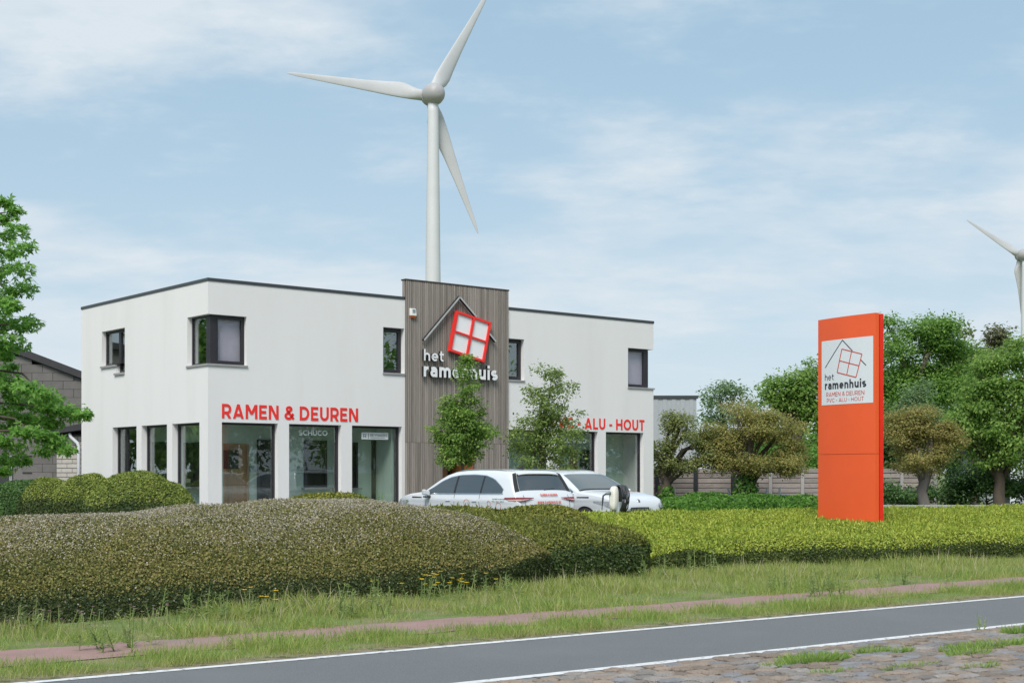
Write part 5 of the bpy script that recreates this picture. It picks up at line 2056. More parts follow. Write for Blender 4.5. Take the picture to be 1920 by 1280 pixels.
# ------------------------------------------------------------------ clipped hedges and mounds
def mound(name, label, cat, ca, cb, la, lb, H, rot, leaf, dens, lsize, pu=2.0, qu=2.0, pv=2.0, qv=2.0, nexp=4.0, base_h=0.0, tilt=0.0, low=None, low_z=0.0, low_n=0.25,
          rise=0.0, seed=0, lump=0.05, lump_s=1.1, template=T_ROUND, group=None, spike=0.0, blossom=None, nr=36, nt_=120, shift=0.0, lift=0.35):
    """clipped hedge: rounded-rectangle plan, domed top, steep flanks, dressed with leaves. (ca, cb) centre in metres along / across direction rot"""
    ev = np.array([math.cos(rot), math.sin(rot)])
    nv = np.array([-math.sin(rot), math.cos(rot)])
    cx_, cy_ = ca, cb
    r = np.random.default_rng(seed)
    ph = r.uniform(0, 6.28, (7,))
    kx = r.uniform(.6, 1.7, (7, 2)) * np.array([1, 1]) * lump_s

    def height(u, v, x, y):
        z = H * np.clip(1 - np.abs(u) ** pu, 0, 1) ** (1 / qu) * np.clip(1 - np.abs(v) ** pv, 0, 1) ** (1 / qv)
        z = z * (1 + tilt * v + rise * (u - .5))
        w = sum(np.sin(kx[i, 0] * x * (1 + .5 * i) + kx[i, 1] * y * (1 + .4 * i) + ph[i]) / (1 + .6 * i) for i in range(7))
        return np.maximum(z + base_h * (z > 0) + lump * w * np.clip(z / (0.35 * H), 0, 1), 0.0)
    rows = []
    rho = np.sin(np.linspace(0, 1, nr) * math.pi / 2)
    th = np.linspace(0, 2 * math.pi, nt_, endpoint=False)
    rad = (np.abs(np.cos(th)) ** nexp + np.abs(np.sin(th)) ** nexp) ** (-1 / nexp)
    for i, rh in enumerate(rho):
        u, v = rad * np.cos(th) * rh, rad * np.sin(th) * rh
        x = cx_ + ev[0] * u * la + nv[0] * v * lb
        y = cy_ + ev[1] * u * la + nv[1] * v * lb
        z = height(u, v, x, y)
        wob = 1 + 0.0 * x
        rows.append(np.stack([x * wob, y, z], 1))
    rows.append(np.stack([rows[-1][:, 0], rows[-1][:, 1], np.full(nt_, -0.02)], 1))
    q = MB()
    q.grid([[tuple(p) for p in row] for row in rows], closed=True)
    o = q.build(name, M['hedge_core'], None, True)
    tag(o, label, cat, group)
    # leaves on the surface
    me = o.data
    me.calc_loop_triangles()
    co = np.empty(len(me.vertices) * 3)
    me.vertices.foreach_get('co', co)
    co = co.reshape(-1, 3)
    tri = np.empty(len(me.loop_triangles) * 3, np.int32)
    me.loop_triangles.foreach_get('vertices', tri)
    tri = tri.reshape(-1, 3)
    A, B, C = co[tri[:, 0]], co[tri[:, 1]], co[tri[:, 2]]
    cr = np.cross(B - A, C - A)
    ar = np.linalg.norm(cr, axis=1) / 2
    nn = cr / (np.linalg.norm(cr, axis=1, keepdims=True) + 1e-9)
    mid = (A + B + C) / 3
    out = mid - np.array([cx_, cy_, 0.15 * H])
    nn = np.where((nn * out).sum(1, keepdims=True) < 0, -nn, nn)
    vis = in_view(mid, .14)
    facing = (nn * (np.array([0, 0, EYE + .3]) - mid)).sum(1) / (np.linalg.norm(mid, axis=1)) > -0.25
    wgt = ar * np.where(vis & facing, 1.0, 0.15)
    n = int(dens * wgt.sum())
    idx = r.choice(len(tri), n, p=wgt / wgt.sum())
    a, b = r.random(n), r.random(n)
    sw = a + b > 1
    a[sw], b[sw] = 1 - a[sw], 1 - b[sw]
    P = A[idx] + (B - A)[idx] * a[:, None] + (C - A)[idx] * b[:, None]
    Nn = nn[idx]
    P = P + Nn * (r.random(n)[:, None] * .05 - .01)
    U = unit(Nn * lift + r.normal(0, 1, (n, 3)) * .75 + np.array([0, 0, .25]))
    Nl = unit(Nn + r.normal(0, 1, (n, 3)) * .55)
    U = unit(U - Nl * (U * Nl).sum(1, keepdims=True) * .7)
    S = lsize * r.uniform(.65, 1.3, n)
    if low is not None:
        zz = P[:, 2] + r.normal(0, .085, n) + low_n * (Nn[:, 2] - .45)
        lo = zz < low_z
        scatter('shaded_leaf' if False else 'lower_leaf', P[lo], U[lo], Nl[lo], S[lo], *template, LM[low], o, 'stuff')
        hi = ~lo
    else:
        hi = np.ones(n, bool)
    scatter('leaf', P[hi], U[hi], Nl[hi], S[hi], *template, LM[leaf], o, 'stuff')
    if spike:
        m = int(n * spike)
        k = r.choice(np.nonzero(hi)[0], min(m, hi.sum()), replace=False)
        k = k[Nn[k][:, 2] > .3]
        Uu = unit(np.array([0, 0, 1.0]) + r.normal(0, .35, (len(k), 3)))
        scatter('sprig', P[k], Uu, unit(r.normal(0, 1, (len(k), 3))), lsize * r.uniform(1.2, 3.0, len(k)), *T_NARROW, LM[leaf], o, 'stuff')
    if blossom:
        m = blossom[0]
        pz = np.clip((P[:, 2] - blossom[1]) / (blossom[2] - blossom[1]), 0, 1) ** 1.3
        # flowers come in patches
        w = np.sin(P[:, 0] * 2.1 + 1) + np.sin(P[:, 1] * 1.7 + P[:, 0] * 1.3) + np.sin(P[:, 0] * 5.3 - P[:, 1] * 3.1)
        pz = pz * (0.35 + np.clip(.5 + .35 * w, 0, 1.2)) + .012
        k = r.choice(n, m, p=pz / pz.sum(), replace=False)
        Nb = unit(Nn[k] + r.normal(0, .5, (m, 3)))
        Ub = unit(np.cross(Nb, r.normal(0, 1, (m, 3))))
        scatter('blossom', P[k] + Nn[k] * (.022 + .025 * r.random(m))[:, None], Ub, Nb, blossom[3] * r.uniform(.6, 1.4, m), [(-.5, 0, 0), (0, .5, .05), (.5, 0, 0), (0, -.5, .05)], [(0, 1, 2, 3)], LM['blossom'], o, 'stuff')
    return o


def ab(a, b, rot=TH):
    return (a * math.cos(rot) - b * math.sin(rot), a * math.sin(rot) + b * math.cos(rot))


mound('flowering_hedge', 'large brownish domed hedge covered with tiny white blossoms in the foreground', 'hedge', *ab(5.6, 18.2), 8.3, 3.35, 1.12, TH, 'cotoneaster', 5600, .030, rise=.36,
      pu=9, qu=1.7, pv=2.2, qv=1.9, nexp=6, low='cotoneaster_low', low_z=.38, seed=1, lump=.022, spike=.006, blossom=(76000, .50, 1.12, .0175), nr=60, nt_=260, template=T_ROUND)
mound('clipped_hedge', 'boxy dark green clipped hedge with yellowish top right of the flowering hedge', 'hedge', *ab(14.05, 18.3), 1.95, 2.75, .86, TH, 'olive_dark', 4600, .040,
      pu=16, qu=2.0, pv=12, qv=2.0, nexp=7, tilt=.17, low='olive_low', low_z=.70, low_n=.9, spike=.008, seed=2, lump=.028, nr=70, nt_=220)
px_, py_ = W(1012, 885, 27.8).x, 27.8
mound('low_shrub', 'low rounded yellow green shrub directly behind the boxy clipped hedge', 'shrub', px_, py_, 1.25, .9, .92, 0.0, 'olive', 2600, .05, pu=3, qu=2.0, pv=3, qv=2, nexp=2.4, seed=3, lump=.03)
px_ = W(862, 885, 28.3).x
mound('low_shrub', 'low flat shrub under the rear wheel of the car seen from behind', 'shrub', px_, 28.2, 1.15, .8, .80, 0.0, 'olive', 2400, .05, pu=3, qu=2.0, pv=3, qv=2, nexp=2.4, seed=4, lump=.03)
px_ = W(612, 885, 32).x
mound('low_shrub', 'wide flat yellow green shrub under the shop windows left of the wood tower', 'shrub', px_, 32.0, 1.95, 1.0, 1.12, 0.0, 'olive', 2200, .055, pu=2.2, qu=2.0, pv=2.2, qv=2, nexp=2.4, seed=5, lump=.03)
GR = math.radians(27)
g_c = ab(23.6, 23.1, GR)
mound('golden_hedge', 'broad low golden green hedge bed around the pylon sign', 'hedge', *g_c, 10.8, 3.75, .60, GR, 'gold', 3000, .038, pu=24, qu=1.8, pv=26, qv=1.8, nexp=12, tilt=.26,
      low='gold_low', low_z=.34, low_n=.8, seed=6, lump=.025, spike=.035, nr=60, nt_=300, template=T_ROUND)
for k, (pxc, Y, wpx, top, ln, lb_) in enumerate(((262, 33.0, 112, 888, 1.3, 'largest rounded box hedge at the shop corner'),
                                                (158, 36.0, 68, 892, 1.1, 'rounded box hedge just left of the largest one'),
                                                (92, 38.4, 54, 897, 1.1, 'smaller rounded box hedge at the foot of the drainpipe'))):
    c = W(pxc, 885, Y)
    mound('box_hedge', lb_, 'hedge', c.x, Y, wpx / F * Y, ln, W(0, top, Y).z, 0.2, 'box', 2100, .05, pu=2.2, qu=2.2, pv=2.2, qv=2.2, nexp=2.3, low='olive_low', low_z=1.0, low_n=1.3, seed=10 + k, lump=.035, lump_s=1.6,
          group='rounded box hedges beside the shop')  # darker leaves on steep faces paint shade into the creases between the balls
c = W(15, 885, 40.5)
mound('yew_hedge', 'dark green low hedge at the left edge before the warehouse', 'hedge', c.x, 40.5, 1.6, 1.2, 1.30, 0.1, 'green_dark', 1700, .07, pu=4, qu=2.4, pv=4, qv=2.4, nexp=4, seed=15, lump=.05)
c0, c1_ = W(1226, 885, 45), W(1560, 885, 45)
mound('ivy_hedge', 'low bright green ivy hedge in front of the board fence', 'hedge', (c0.x + c1_.x) / 2, 45.4, (c1_.x - c0.x) / 2, 1.3, .78, 0.03, 'ivy', 1500, .11, pu=10, qu=2, pv=5, qv=2.2, nexp=5, seed=16, lump=.06, lump_s=2.2, nt_=200)


# ------------------------------------------------------------------ trees
def tree(name, label, base, trunk_h, trunk_r, lobes, nclump, nleaf, csize, lsize, leaf, bark='bark', seed=0, template=T_LEAF, group=None, cat='tree', nlimb=9, droop=0.0, lean=(0, 0), shell=.72, flat=.55, clumps=None, break_up=True):
    r = np.random.default_rng(seed)
    base = Vector(base)
    root = empty(name, base, 0, label, cat, group)
    pts = []
    th_ = trunk_h
    for i in range(7):
        t = i / 6
        pts.append((lean[0] * t + float(r.normal(0, trunk_r * .25)) * (t > 0), lean[1] * t, th_ * t))
    q = MB()
    q.tube([(0, 0, -.05)] + pts, [trunk_r * 1.35] + [trunk_r * (1.1 - .55 * i / 6) for i in range(7)], 9)
    q.build('trunk', M[bark], root, True)
    if clumps is None:
        # each lobe breaks up into smaller, uneven masses
        fine = []
        for l in lobes:
            for _ in range(4 if break_up else 0):
                o3 = r.normal(0, 1, 3)
                o3 /= np.linalg.norm(o3)
                k3 = r.uniform(.5, .78)
                fine.append((l[0] + o3[0] * l[3] * .5, l[1] + o3[1] * l[4] * .5, l[2] + o3[2] * l[5] * .5, l[3] * k3, l[4] * k3, l[5] * k3))
        lobes = fine or lobes
        vol = np.array([l[3] * l[4] * l[5] for l in lobes]) ** .75
        which = r.choice(len(lobes), nclump, p=vol / vol.sum())
        d = unit(r.normal(0, 1, (nclump, 3)))
        rad = shell + (1 - shell) * r.random(nclump) ** .8
        rad = np.where(r.random(nclump) < .25, rad * r.random(nclump), rad)
        Lb = np.array(lobes)[which]
        C = Lb[:, :3] + d * rad[:, None] * Lb[:, 3:]
    else:
        C = np.array(clumps)
        nclump = len(C)
    C = C - np.array(base)
    nleaf = int(nleaf * 1.0)
    # limbs to a spread of clumps
    order = r.permutation(nclump)[:nlimb]
    for k in order:
        c = Vector(C[k])
        t0 = float(r.uniform(.45, 1.0))
        s = Vector((lean[0] * t0, lean[1] * t0, th_ * t0))
        if c.z < s.z * .8:
            s.z *= .7
        m1_ = s.lerp(c, .35) + Vector((0, 0, .12 * (c - s).length)) + Vector(r.normal(0, .05, 3)) * (c - s).length
        m2_ = s.lerp(c, .7) + Vector((0, 0, .08 * (c - s).length)) + Vector(r.normal(0, .05, 3)) * (c - s).length
        q = MB()
        r0 = trunk_r * (.55 - .2 * t0)
        q.tube([s, m1_, m2_, c], [r0, r0 * .7, r0 * .42, r0 * .15], 6)
        q.build('branch', M[bark], root, True)
    n = nclump * nleaf
    cs = csize * r.uniform(.65, 1.35, nclump)
    rep = np.repeat(np.arange(nclump), nleaf)
    off = r.normal(0, 1, (n, 3)) * np.array([1, 1, flat])
    ol = np.linalg.norm(off, axis=1, keepdims=True)
    off = off / (ol + 1e-6) * np.minimum(ol, 1.9)
    P = C[rep] + off * cs[rep][:, None] * .6
    outw = unit(off + unit(C[rep] - C.mean(0)) * .8)
    N = unit(np.array([0, 0, .75]) + outw * .55 + r.normal(0, .5, (n, 3)))
    U = unit(outw + r.normal(0, .6, (n, 3)) + np.array([0, 0, -droop]))
    U = unit(U - N * (U * N).sum(1, keepdims=True))
    scatter('crown', P, U, N, lsize * r.uniform(.6, 1.3, n), *template, LM[leaf], root)
    return root


def lobe(px, py, Y, rx, ry, dy=0.0, depth=None):
    p = W(px, py, Y + dy)
    k = Y / F
    return (p.x, p.y, p.z, rx * k, (depth if depth is not None else rx * k), ry * k)


def gnd(px, Y):
    p = W(px, 885, Y)
    return (p.x, Y, 0)


# the two young trees before the shop
Y = 37.6
tree('young_tree', 'narrow young green tree in front of the slatted wood tower', gnd(866, Y), 3.4, .055,
     [lobe(873, 690, Y, 14, 24), lobe(872, 722, Y, 25, 32), lobe(868, 762, Y, 38, 34), lobe(866, 812, Y, 50, 40), lobe(904, 812, Y, 36, 26), lobe(838, 800, Y, 24, 28), lobe(860, 855, Y, 38, 24), lobe(870, 790, Y, 40, 60)],
     120, 120, 0.21, 0.082, 'young', seed=21, nlimb=14, break_up=False, group='young trees before the shop', droop=.35)
Y = 38.4
tree('young_tree', 'airy young tree in front of the white wall, covering the first letters', gnd(1014, Y), 3.6, .06,
     [lobe(1028, 695, Y, 28, 24), lobe(1052, 722, Y, 32, 24), lobe(1012, 755, Y, 34, 36), lobe(1060, 775, Y, 34, 26), lobe(978, 808, Y, 30, 26), lobe(1042, 808, Y, 50, 30), lobe(1005, 845, Y, 46, 40), lobe(1050, 858, Y, 34, 28), lobe(1025, 800, Y, 44, 80)],
     125, 95, 0.22, 0.08, 'young_olive', seed=22, nlimb=16, break_up=False, group='young trees before the shop', droop=.25)

# right of the shop
Y = 47.5
tree('cherry_tree', 'gnarled tree with an open pale green crown close to the shop wall', gnd(1249, Y), 1.9, .24,
     [lobe(1255, 805, Y, 34, 30), lobe(1300, 815, Y, 42, 34), lobe(1240, 850, Y, 26, 30), lobe(1322, 850, Y, 34, 26), lobe(1280, 780, Y, 28, 20), lobe(1290, 872, Y, 50, 14)],
     85, 120, 0.29, 0.09, 'cherry_pale', seed=23, nlimb=16)
tree('cherry_tree', 'rusty leaved round tree on an ivy clad trunk before the fence', gnd(1400, Y), 1.9, .27,
     [lobe(1410, 800, Y, 62, 40), lobe(1365, 820, Y, 46, 38), lobe(1460, 810, Y, 52, 42), lobe(1400, 860, Y, 70, 24), lobe(1495, 850, Y, 42, 38), lobe(1345, 862, Y, 36, 20), lobe(1332, 830, Y, 38, 34), lobe(1445, 868, Y, 62, 22), lobe(1385, 778, Y, 44, 22)],
     230, 160, 0.32, 0.08, 'rust', seed=24, nlimb=18)
Y = 45.0
tree('cherry_tree', 'rusty leaved small tree on a bare grey trunk right of the pylon sign', gnd(1734, Y), 2.1, .20,
     [lobe(1738, 800, Y, 50, 42), lobe(1695, 830, Y, 40, 44), lobe(1775, 835, Y, 36, 40), lobe(1730, 870, Y, 62, 24), lobe(1676, 800, Y, 28, 30)],
     150, 170, 0.3, 0.08, 'rust_dark', 'bark_grey', seed=25, nlimb=16)
# ivy on two trunks
for (pxc, w_, z0, z1, lb_) in ((1249, .30, 0, 1.15, 'ivy growing round the foot of the tree beside the shop'), (1399, .42, 0, 1.75, 'ivy climbing the trunk of the rusty leaved tree')):
    r = np.random.default_rng(int(pxc))
    n = 1500
    a, z = r.uniform(0, 2 * math.pi, n), z0 + (z1 - z0) * r.random(n) ** 1.3
    b = W(pxc, 885, 47.5)
    rr = w_ * (1.15 - .5 * z / z1) * r.uniform(.8, 1.25, n)
    P = np.stack([np.cos(a) * rr, np.sin(a) * rr, z], 1)
    Nn = unit(np.stack([np.cos(a), np.sin(a), .4 + 0 * a], 1) + r.normal(0, .4, (n, 3)))
    U = unit(np.cross(Nn, r.normal(0, 1, (n, 3))))
    iv = empty('ivy', (b.x, b.y, 0), 0, lb_, 'ivy')
    q = MB()
    q.tube([(w_ * .9, -.05, 0), (w_ * .8, -.1, z1 * .5), (w_ * .5, -.15, z1 * .9)], .02, 5)
    q.build('stem', M['bark'], iv)
    scatter('foliage', P, U, Nn, .12 * r.uniform(.6, 1.3, n), *T_ROUND, LM['ivy'], iv)
tree('thin_tree', 'sparse thin topped tree behind the rusty one', gnd(1352, 58), 4.2, .08,
     [lobe(1330, 745, 58, 34, 26), lobe(1365, 735, 58, 30, 28), lobe(1345, 775, 58, 50, 26), lobe(1392, 760, 58, 20, 18)], 60, 40, 0.38, 0.14, 'grey_green', seed=26, nlimb=20)
tree('green_tree', 'leafy mid green tree just left of the pylon sign', gnd(1490, 60), 4.4, .22,
     [lobe(1478, 722, 60, 46, 34), lobe(1520, 712, 60, 40, 36), lobe(1455, 758, 60, 46, 34), lobe(1515, 770, 60, 52, 40), lobe(1560, 745, 60, 46, 60)], 110, 170, 0.5, 0.14, 'green_bright', seed=27, nlimb=14)
tree('hazel_shrub', 'bright green shrub growing over the fence left of the sign', gnd(1470, 53), 1.2, .10,
     [lobe(1470, 850, 53, 46, 30), lobe(1510, 868, 53, 44, 26), lobe(1430, 868, 53, 34, 22)], 90, 80, .45, .13, 'ivy', seed=28, cat='shrub')
Y = 62
tree('large_tree', 'tall dense green tree rising directly behind the pylon sign', gnd(1712, Y), 5.5, .35,
     [lobe(1690, 640, Y, 54, 46), lobe(1745, 612, Y, 50, 44), lobe(1785, 660, Y, 44, 46), lobe(1700, 710, Y, 64, 52), lobe(1760, 720, Y, 54, 46), lobe(1660, 740, Y, 48, 58), lobe(1720, 780, Y, 74, 46), lobe(1672, 610, Y, 22, 28)],
     200, 210, 0.56, 0.14, 'green', seed=29, nlimb=14)
tree('conifer', 'small grey green tree in front of the tall dense one', gnd(1722, 55), 3.2, .12,
     [lobe(1722, 738, 55, 34, 28), lobe(1722, 775, 55, 48, 30)], 70, 90, 0.4, 0.13, 'grey_green', seed=30)
tree('purple_tree', 'dark purplish tree with loose top sprays between two green trees', gnd(1828, 66), 5.0, .22,
     [lobe(1828, 672, 66, 32, 34), lobe(1815, 715, 66, 44, 36), lobe(1850, 700, 66, 30, 30), lobe(1806, 640, 66, 12, 18), lobe(1872, 640, 66, 20, 24)], 90, 80, 0.5, 0.18, 'purple', seed=31, nlimb=18)
Y = 48
tree('hornbeam', 'large bright green tree with drooping leaves at the right edge', gnd(1873, Y), 2.6, .22,
     [lobe(1905, 660, Y, 50, 44), lobe(1855, 700, Y, 44, 40), lobe(1925, 730, Y, 70, 50), lobe(1830, 755, Y, 46, 36), lobe(1885, 780, Y, 70, 44), lobe(1840, 805, Y, 52, 30), lobe(1905, 838, Y, 80, 34), lobe(1985, 700, Y, 60, 80), lobe(1980, 800, Y, 60, 70), lobe(1860, 852, Y, 62, 26), lobe(1800, 790, Y, 30, 40), lobe(1890, 740, Y, 60, 90)],
     200, 200, 0.42, 0.125, 'green_bright', seed=32, template=T_NARROW if False else T_LEAF, droop=1.1, nlimb=14)
tree('laurel_shrub', 'wide dark green shrub under the tree at the right edge', gnd(1850, 49.5), .6, .08,
     [lobe(1850, 905, 49.5, 66, 34), lobe(1800, 918, 49.5, 40, 30), lobe(1910, 915, 49.5, 50, 30), lobe(1980, 912, 49.5, 50, 30)], 150, 85, .42, .12, 'green_dark', seed=33, cat='shrub', nlimb=4)
tree('privet_shrub', 'low dark shrub row just right of the pylon sign', gnd(1690, 49.5), .4, .06,
     [lobe(1690, 925, 49.5, 44, 20), lobe(1735, 928, 49.5, 30, 16), lobe(1640, 925, 49.5, 40, 20)], 70, 80, .36, .11, 'green_dark', seed=34, cat='shrub', nlimb=4)
# farther trees closing the background behind the sign
for k, (pxc, top, wd, Y, lf, lb_) in enumerate(((1600, 700, 80, 80, 'green', 'far green tree hidden mostly by the pylon sign'), (1800, 760, 70, 82, 'green_dark', 'far dark tree filling the gap under the purplish tree'),
                                               (1420, 790, 60, 74, 'green_dark', 'far dark tree behind the rusty leaved tree before the fence'), (1540, 800, 90, 76, 'green', 'far low tree left of the pylon sign behind the fence'),
                                               (1690, 800, 70, 74, 'green_dark', 'far dark tree behind the small rusty tree'),
                                               (1690, 640, 80, 84, 'green', 'far tall tree just right behind the pylon sign'), (1792, 640, 85, 86, 'green', 'far tall tree behind the purplish tree'),
                                               (1905, 660, 85, 88, 'green', 'far tall tree behind the drooping tree at the right edge'))):
    h = 890 - top
    tree('background_tree', lb_, gnd(pxc, Y), 3.0, .25, [lobe(pxc, top + h * .35, Y, wd * .8, h * .35), lobe(pxc - wd * .4, top + h * .6, Y, wd * .6, h * .3), lobe(pxc + wd * .4, top + h * .65, Y, wd * .6, h * .32),
                                                          lobe(pxc, top + h * .8, Y, wd, h * .22)], 120, 60, .85, .24, lf, seed=40 + k, nlimb=6, group='far trees behind the fence')
# trees along the road beyond the right edge: the shop windows mirror them
for k, (x, y, h, lb_) in enumerate(((25, 24, 10, 'roadside tree outside the photo, first of the row mirrored in the shop windows'), (30, 17, 12, 'roadside tree outside the photo, second of the row mirrored in the shop windows'),
                                    (27, 31, 10, 'tree beyond the golden hedge, outside the photo, mirrored in the shop windows'), (38, 13, 13, 'roadside tree outside the photo, third of the row mirrored in the shop windows'),
                                    (37, 26, 12, 'tall tree behind the mirrored roadside row'), (31, 40, 9, 'tree outside the photo next to the drooping tree, mirrored in the shop windows'),
                                    (44, 36, 12, 'tall tree far right outside the photo, mirrored in the upper windows'))):
    tree('roadside_tree', lb_, (x, y, 0), h * .5, .22, [(x, y, h * .66, h * .28, h * .28, h * .3), (x + 1.5, y + 1, h * .4, h * .32, h * .32, h * .24), (x - 1.5, y - 1, h * .42, h * .3, h * .3, h * .26)],
         120, 45, 1.0, .36, 'green', seed=60 + k, nlimb=5, group='trees beyond the right edge')
for k, (x, y, h, lb_) in enumerate(((-24, 42, 9, 'tree left of the photo beside the warehouse, mirrored in the side windows, nearest the shop'), (-31, 47, 11, 'tall tree left of the photo, mirrored in the side windows, behind the nearest one'),
                                    (-30, 37, 10, 'tree left of the photo, mirrored in the side windows, nearest the road'))):
    tree('garden_tree', lb_, (x, y, 0), h * .5, .22, [(x, y, h * .66, h * .28, h * .28, h * .3), (x + 1.5, y + 1, h * .38, h * .32, h * .32, h * .26), (x - 1.5, y - 1, h * .42, h * .3, h * .3, h * .26)],
         120, 45, 1.0, .36, 'green', seed=80 + k, nlimb=5, group='trees beyond the left edge')
# the maple reaching in at the left edge
Y = 20.0
k_ = Y / F
mp = [(8, 378), (28, 396), (4, 412), (34, 430), (8, 442), (44, 464), (20, 474), (-10, 470), (12, 502), (40, 506), (48, 541), (20, 548), (-8, 520),
      (60, 604), (38, 612), (12, 604), (-10, 612), (6, 636), (32, 646),
      (4, 722), (26, 715), (46, 724), (66, 733), (84, 742), (22, 744), (44, 754), (66, 760), (88, 764), (106, 766), (124, 771), (142, 773), (157, 776), (100, 750),
      (6, 768), (30, 780), (56, 784), (80, 788), (98, 792), (14, 800), (40, 808), (64, 812), (90, 818), (106, 830), (120, 840), (6, 826), (30, 836), (84, 844), (12, 862), (38, 864), (2, 882),
      (-40, 380), (-60, 450), (-45, 530), (-50, 610), (-45, 700), (-60, 760), (-40, 830), (-90, 650), (-100, 500), (-110, 760), (-130, 560), (-80, 340), (-140, 420), (-150, 650), (-190, 560), (-180, 740), (-200, 480), (-120, 820)]
rr = np.random.default_rng(5)
cl = []
mp += [(rr.uniform(-235, -28), rr.uniform(350, 850)) for _ in range(45)] + [(-6, 560), (4, 580), (22, 572), (-4, 660), (10, 668), (-8, 700), (20, 690)]
for px, py in mp:
    p = W(px, py, Y + (rr.uniform(-.7, .7) if px > -20 else rr.uniform(-1.3, 1.3)))
    cl.append((p.x, p.y, p.z))
tree('maple_tree', 'maple branches with bright lobed leaves reaching in at the left edge', gnd(-125, Y), 5.2, .085, None, 0, 105, .135, .082, 'maple', seed=70, template=T_MAPLE, nlimb=26, clumps=cl, flat=.55, droop=.5)


# ------------------------------------------------------------------ grass, weeds, flowers
def blades(name, label_kind, c0, c1, a0, a1, n, h0, h1, leaf, seed, fade=0.0, patch=True):
    r = np.random.default_rng(seed)
    a = r.uniform(a0, a1, n)
    c = r.uniform(c0, c1, n)
    P = np.stack([RE[0] * a + RN[0] * c, RE[1] * a + RN[1] * c, 0.003 + 0 * a], 1)
    m = in_view(P, .10)
    P, a, c = P[m], a[m], c[m]
    dist = P[:, 1]
    keep = r.random(len(P)) < np.clip((15.0 / dist) ** 1.2, .18, 1)
    P, a, c = P[keep], a[keep], c[keep]
    n = len(P)
    w = np.sin(P[:, 0] * 1.9) + np.sin(P[:, 1] * 2.3 + 1.3) + np.sin(P[:, 0] * 4.1 + P[:, 1] * 3.7) + .6 * np.sin(P[:, 0] * 9.1 - P[:, 1] * 7.7)
    if patch:
        kp = r.random(n) < np.clip(.72 + .22 * w, .25, 1)
        P, w = P[kp], w[kp]
        n = len(P)
    U = unit(np.array([0, 0, 1.0]) + r.normal(0, .38, (n, 3)))
    N = unit(r.normal(0, 1, (n, 3)) * np.array([1, 1, .2]))
    S = (h0 + (h1 - h0) * r.random(n) ** 1.7) * (1 + .22 * w)
    return P, U, N, S


out = bpy.data.objects


def grass(name, sets, leaf, widen=1.0):
    P, U, N, S = (np.concatenate([s[i] for s in sets]) for i in range(4))
    T = [(x, y * widen, z) for x, y, z in T_BLADE[0]]
    return scatter(name, P, U, N, S, T, T_BLADE[1], LM[leaf], None, 'stuff')


grass('verge_grass', [blades('', '', 11.22, 12.25, 0, 45, 210000, .02, .10, '', 81), blades('', '', 12.96, 17.6, 0, 45, 320000, .035, .13, '', 82), blades('', '', 14.3, 18.6, 6, 45, 230000, .06, .17, '', 88, patch=False)], 'grass', 0.85)
grass('lush_grass', [blades('', '', 11.32, 12.25, 0, 45, 40000, .04, .14, '', 83), blades('', '', 13.1, 14.0, 0, 45, 16000, .05, .14, '', 84), blades('', '', 12.2, 12.7, 0, 45, 5000, .03, .12, '', 87)], 'grass_lush', 0.95)
grass('dry_grass', [blades('', '', 13.5, 17.6, 0, 45, 16000, .09, .26, '', 85), blades('', '', 11.12, 11.55, 0, 45, 30000, .015, .055, '', 86)], 'straw', .55)


def plant(name, label, cat, pos, h, nstem, leaf, nleaf, lsize, seed, spread=.25, flower=None, nfl=0, fsize=.03, group=None, tmpl=T_NARROW):
    r = np.random.default_rng(seed)
    root = empty(name, (pos[0], pos[1], 0), 0, label, cat, group)
    q = MB()
    P, U, N, S, FP = [], [], [], [], []
    for k in range(nstem):
        b = r.normal(0, spread * .35, 2)
        tip = np.array([b[0] + r.normal(0, .16 * h), b[1] + r.normal(0, .16 * h), h * r.uniform(.6, 1.05)])
        b3 = np.array([b[0], b[1], 0])
        q.tube([b3, (b3 + tip) / 2 + np.array([0, 0, .04 * h]), tip], [.007, .005, .003], 4)
        for j in range(nleaf):
            t = r.uniform(.08, 1.0)
            P.append(b3 + (tip - b3) * t)
            az = r.uniform(0, 6.28)
            U.append([math.cos(az), math.sin(az), r.uniform(.1, .9)])
            N.append([-.4 * math.cos(az), -.4 * math.sin(az), 1])
            S.append(lsize * r.uniform(.6, 1.2) * (1.15 - .7 * t))
        FP.append(tip)
    q.build('stem', LM[leaf], root)['kind'] = 'stuff'
    scatter('foliage', np.array(P), unit(np.array(U)), unit(np.array(N)), np.array(S), *tmpl, LM[leaf], root)
    if flower:
        FP = np.array(FP)[:nfl]
        fp, fu, fn = [], [], []
        for p in FP:
            for j in range(6):
                az = 2 * math.pi * j / 6
                fp.append(p)
                fu.append([math.cos(az), math.sin(az), .25])
                fn.append([-.25 * math.cos(az), -.25 * math.sin(az), 1])
        scatter('flower', np.array(fp), unit(np.array(fu)), unit(np.array(fn)), np.full(len(fp), fsize), *T_ROUND, LM[flower], root, 'stuff')
    return root


def gp(px, py):
    Y = EYE * F / (py - HY)
    return W(px, 885, Y)


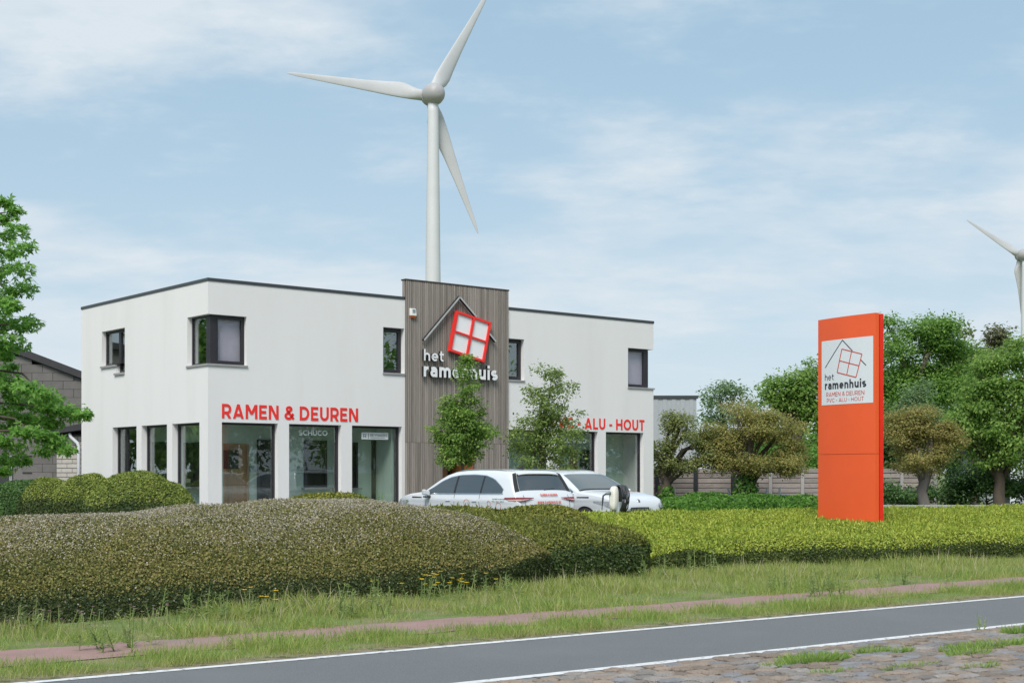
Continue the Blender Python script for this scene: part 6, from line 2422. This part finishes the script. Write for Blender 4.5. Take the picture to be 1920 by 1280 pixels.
plant('yellow_flower', 'clump of yellow flowers at the foot of the flowering hedge, the widest one', 'flower', gp(830, 1128), .38, 14, 'weed', 12, .09, 91, 1.0, 'yellow', 14, .045)
plant('yellow_flower', 'few yellow flowers close to the end of the flowering hedge', 'flower', gp(872, 1122), .34, 9, 'weed', 10, .08, 92, .5, 'yellow', 9, .045)
plant('yellow_flower', 'small clump of yellow flowers on the left half of the verge', 'flower', gp(482, 1160), .36, 6, 'weed', 12, .09, 93, .4, 'yellow', 6, .045)
for k, (px, py, h, ns, lb_) in enumerate(((385, 1162, .40, 12, 'tall grey green weeds before the flowering hedge, left of the yellow clump'), (690, 1150, .42, 8, 'tall weeds against the middle of the flowering hedge'),
                                         (925, 1120, .36, 8, 'tall weed at the right end of the flowering hedge'), (218, 1218, .34, 12, 'bushy weed beside the cycle path at the left'),
                                         (1545, 1118, .42, 14, 'largest bushy weed on the cycle path below the pylon sign'), (60, 1185, .30, 7, 'weed before the dark hedge foot at the left edge'),
                                         (640, 1158, .42, 6, 'pair of thin tall weeds left of the middle of the flowering hedge'), (1320, 1075, .40, 8, 'weed at the left foot of the golden hedge'),
                                         (1700, 1095, .34, 8, 'weed beside the path right of the sign'), (1230, 1085, .38, 8, 'weed in the gap between boxy hedge and golden hedge'), (1440, 1108, .3, 8, 'weed on the verge left of the path weed'))):
    plant('weed', lb_, 'weed', gp(px, py), h, ns, 'weed', 14, .10, 100 + k, .55 if ns > 7 else .3, group='weeds along the verge')
for k, (px, py, lb_) in enumerate(((270, 1172, 'pink clover before the flowering hedge, left of the bushy weeds'), (20, 1190, 'pink clover at the left edge of the verge'), (600, 1152, 'pink clover below the middle of the flowering hedge'), (150, 1180, 'pink clover between the left edge and the bushy weed'))):
    plant('clover', lb_, 'flower', gp(px, py), .22, 16, 'weed', 5, .06, 120 + k, 1.1, 'pink', 16, .026, group='pink clover along the hedge')
p_ = W(706, 885, 30.4)
plant('seedling', 'tall leafy seedling before the black showroom door, above the flowering hedge', 'plant', (p_.x, p_.y), 1.30, 6, 'ivy', 26, .14, 150, .35, tmpl=T_LEAF)
p_ = W(742, 885, 30.6)
plant('seedling', 'small leafy seedling at the left end of the white car seen from behind', 'plant', (p_.x, p_.y), 1.12, 4, 'ivy', 22, .12, 151, .3, tmpl=T_LEAF)
plant('weed', 'single thin weed at the road edge above the cobbles', 'weed', gp(1838, 1186), .24, 3, 'weed', 10, .06, 130, .08)
for k, (px, py, h, lb_) in enumerate(((697, 945, .0, ''),)):
    pass
for k, (px, Y, z, lb_) in enumerate(((896, 24.5, 0, ''),)):
    pass


def tuft(px, py, rad, n, h, seed, label):
    r = np.random.default_rng(seed)
    p = gp(px, py)
    root = empty('grass_tuft', (p.x, p.y, 0), 0, label, 'grass tuft', 'grass tufts on the cobbles')
    a, q_ = r.uniform(0, 6.28, n), np.sqrt(r.random(n))
    al, ac = np.cos(a) * q_ * rad[0], np.sin(a) * q_ * rad[1]
    P = np.stack([RE[0] * al + RN[0] * ac, RE[1] * al + RN[1] * ac, np.full(n, .02)], 1)
    U = unit(np.stack([np.cos(a) * .7, np.sin(a) * .7, np.full(n, .8)], 1) + r.normal(0, .4, (n, 3)))
    N = unit(r.normal(0, 1, (n, 3)) + np.array([0, 0, .6]))
    T = [(x, y * 1.9, z) for x, y, z in T_BLADE[0]]
    scatter('blade', P, U, N, h * r.uniform(.5, 1.2, n), T, T_BLADE[1], LM['grass_lush'], root, 'stuff')


tuft(1525, 1243, (.40, .16), 1000, .085, 140, 'largest grass tuft, in the middle of the cobbles')
tuft(1860, 1215, (.75, .14), 1400, .07, 141, 'long grass patch on the cobbles at the right edge')
tuft(1632, 1228, (.22, .08), 260, .08, 142, 'small grass tuft right of the largest one')
tuft(1815, 1231, (.28, .09), 320, .08, 143, 'small grass tuft below the long patch')
tuft(1908, 1190, (.22, .09), 420, .09, 144, 'grass tuft at the road line by the right edge')
tuft(1690, 1226, (.14, .06), 140, .07, 145, 'tiny grass tuft between the largest one and the long patch')
tuft(1560, 1266, (.26, .05), 200, .06, 146, 'thin grass strip in the joints under the largest tuft')
tuft(1705, 1256, (.35, .05), 240, .06, 147, 'thin grass strip low in the joints right of the largest tuft')
tuft(1448, 1254, (.12, .04), 90, .06, 148, 'tiny grass tuft left of the largest one')
tuft(1840, 1256, (.25, .05), 160, .06, 149, 'thin grass strip near the bottom right corner')
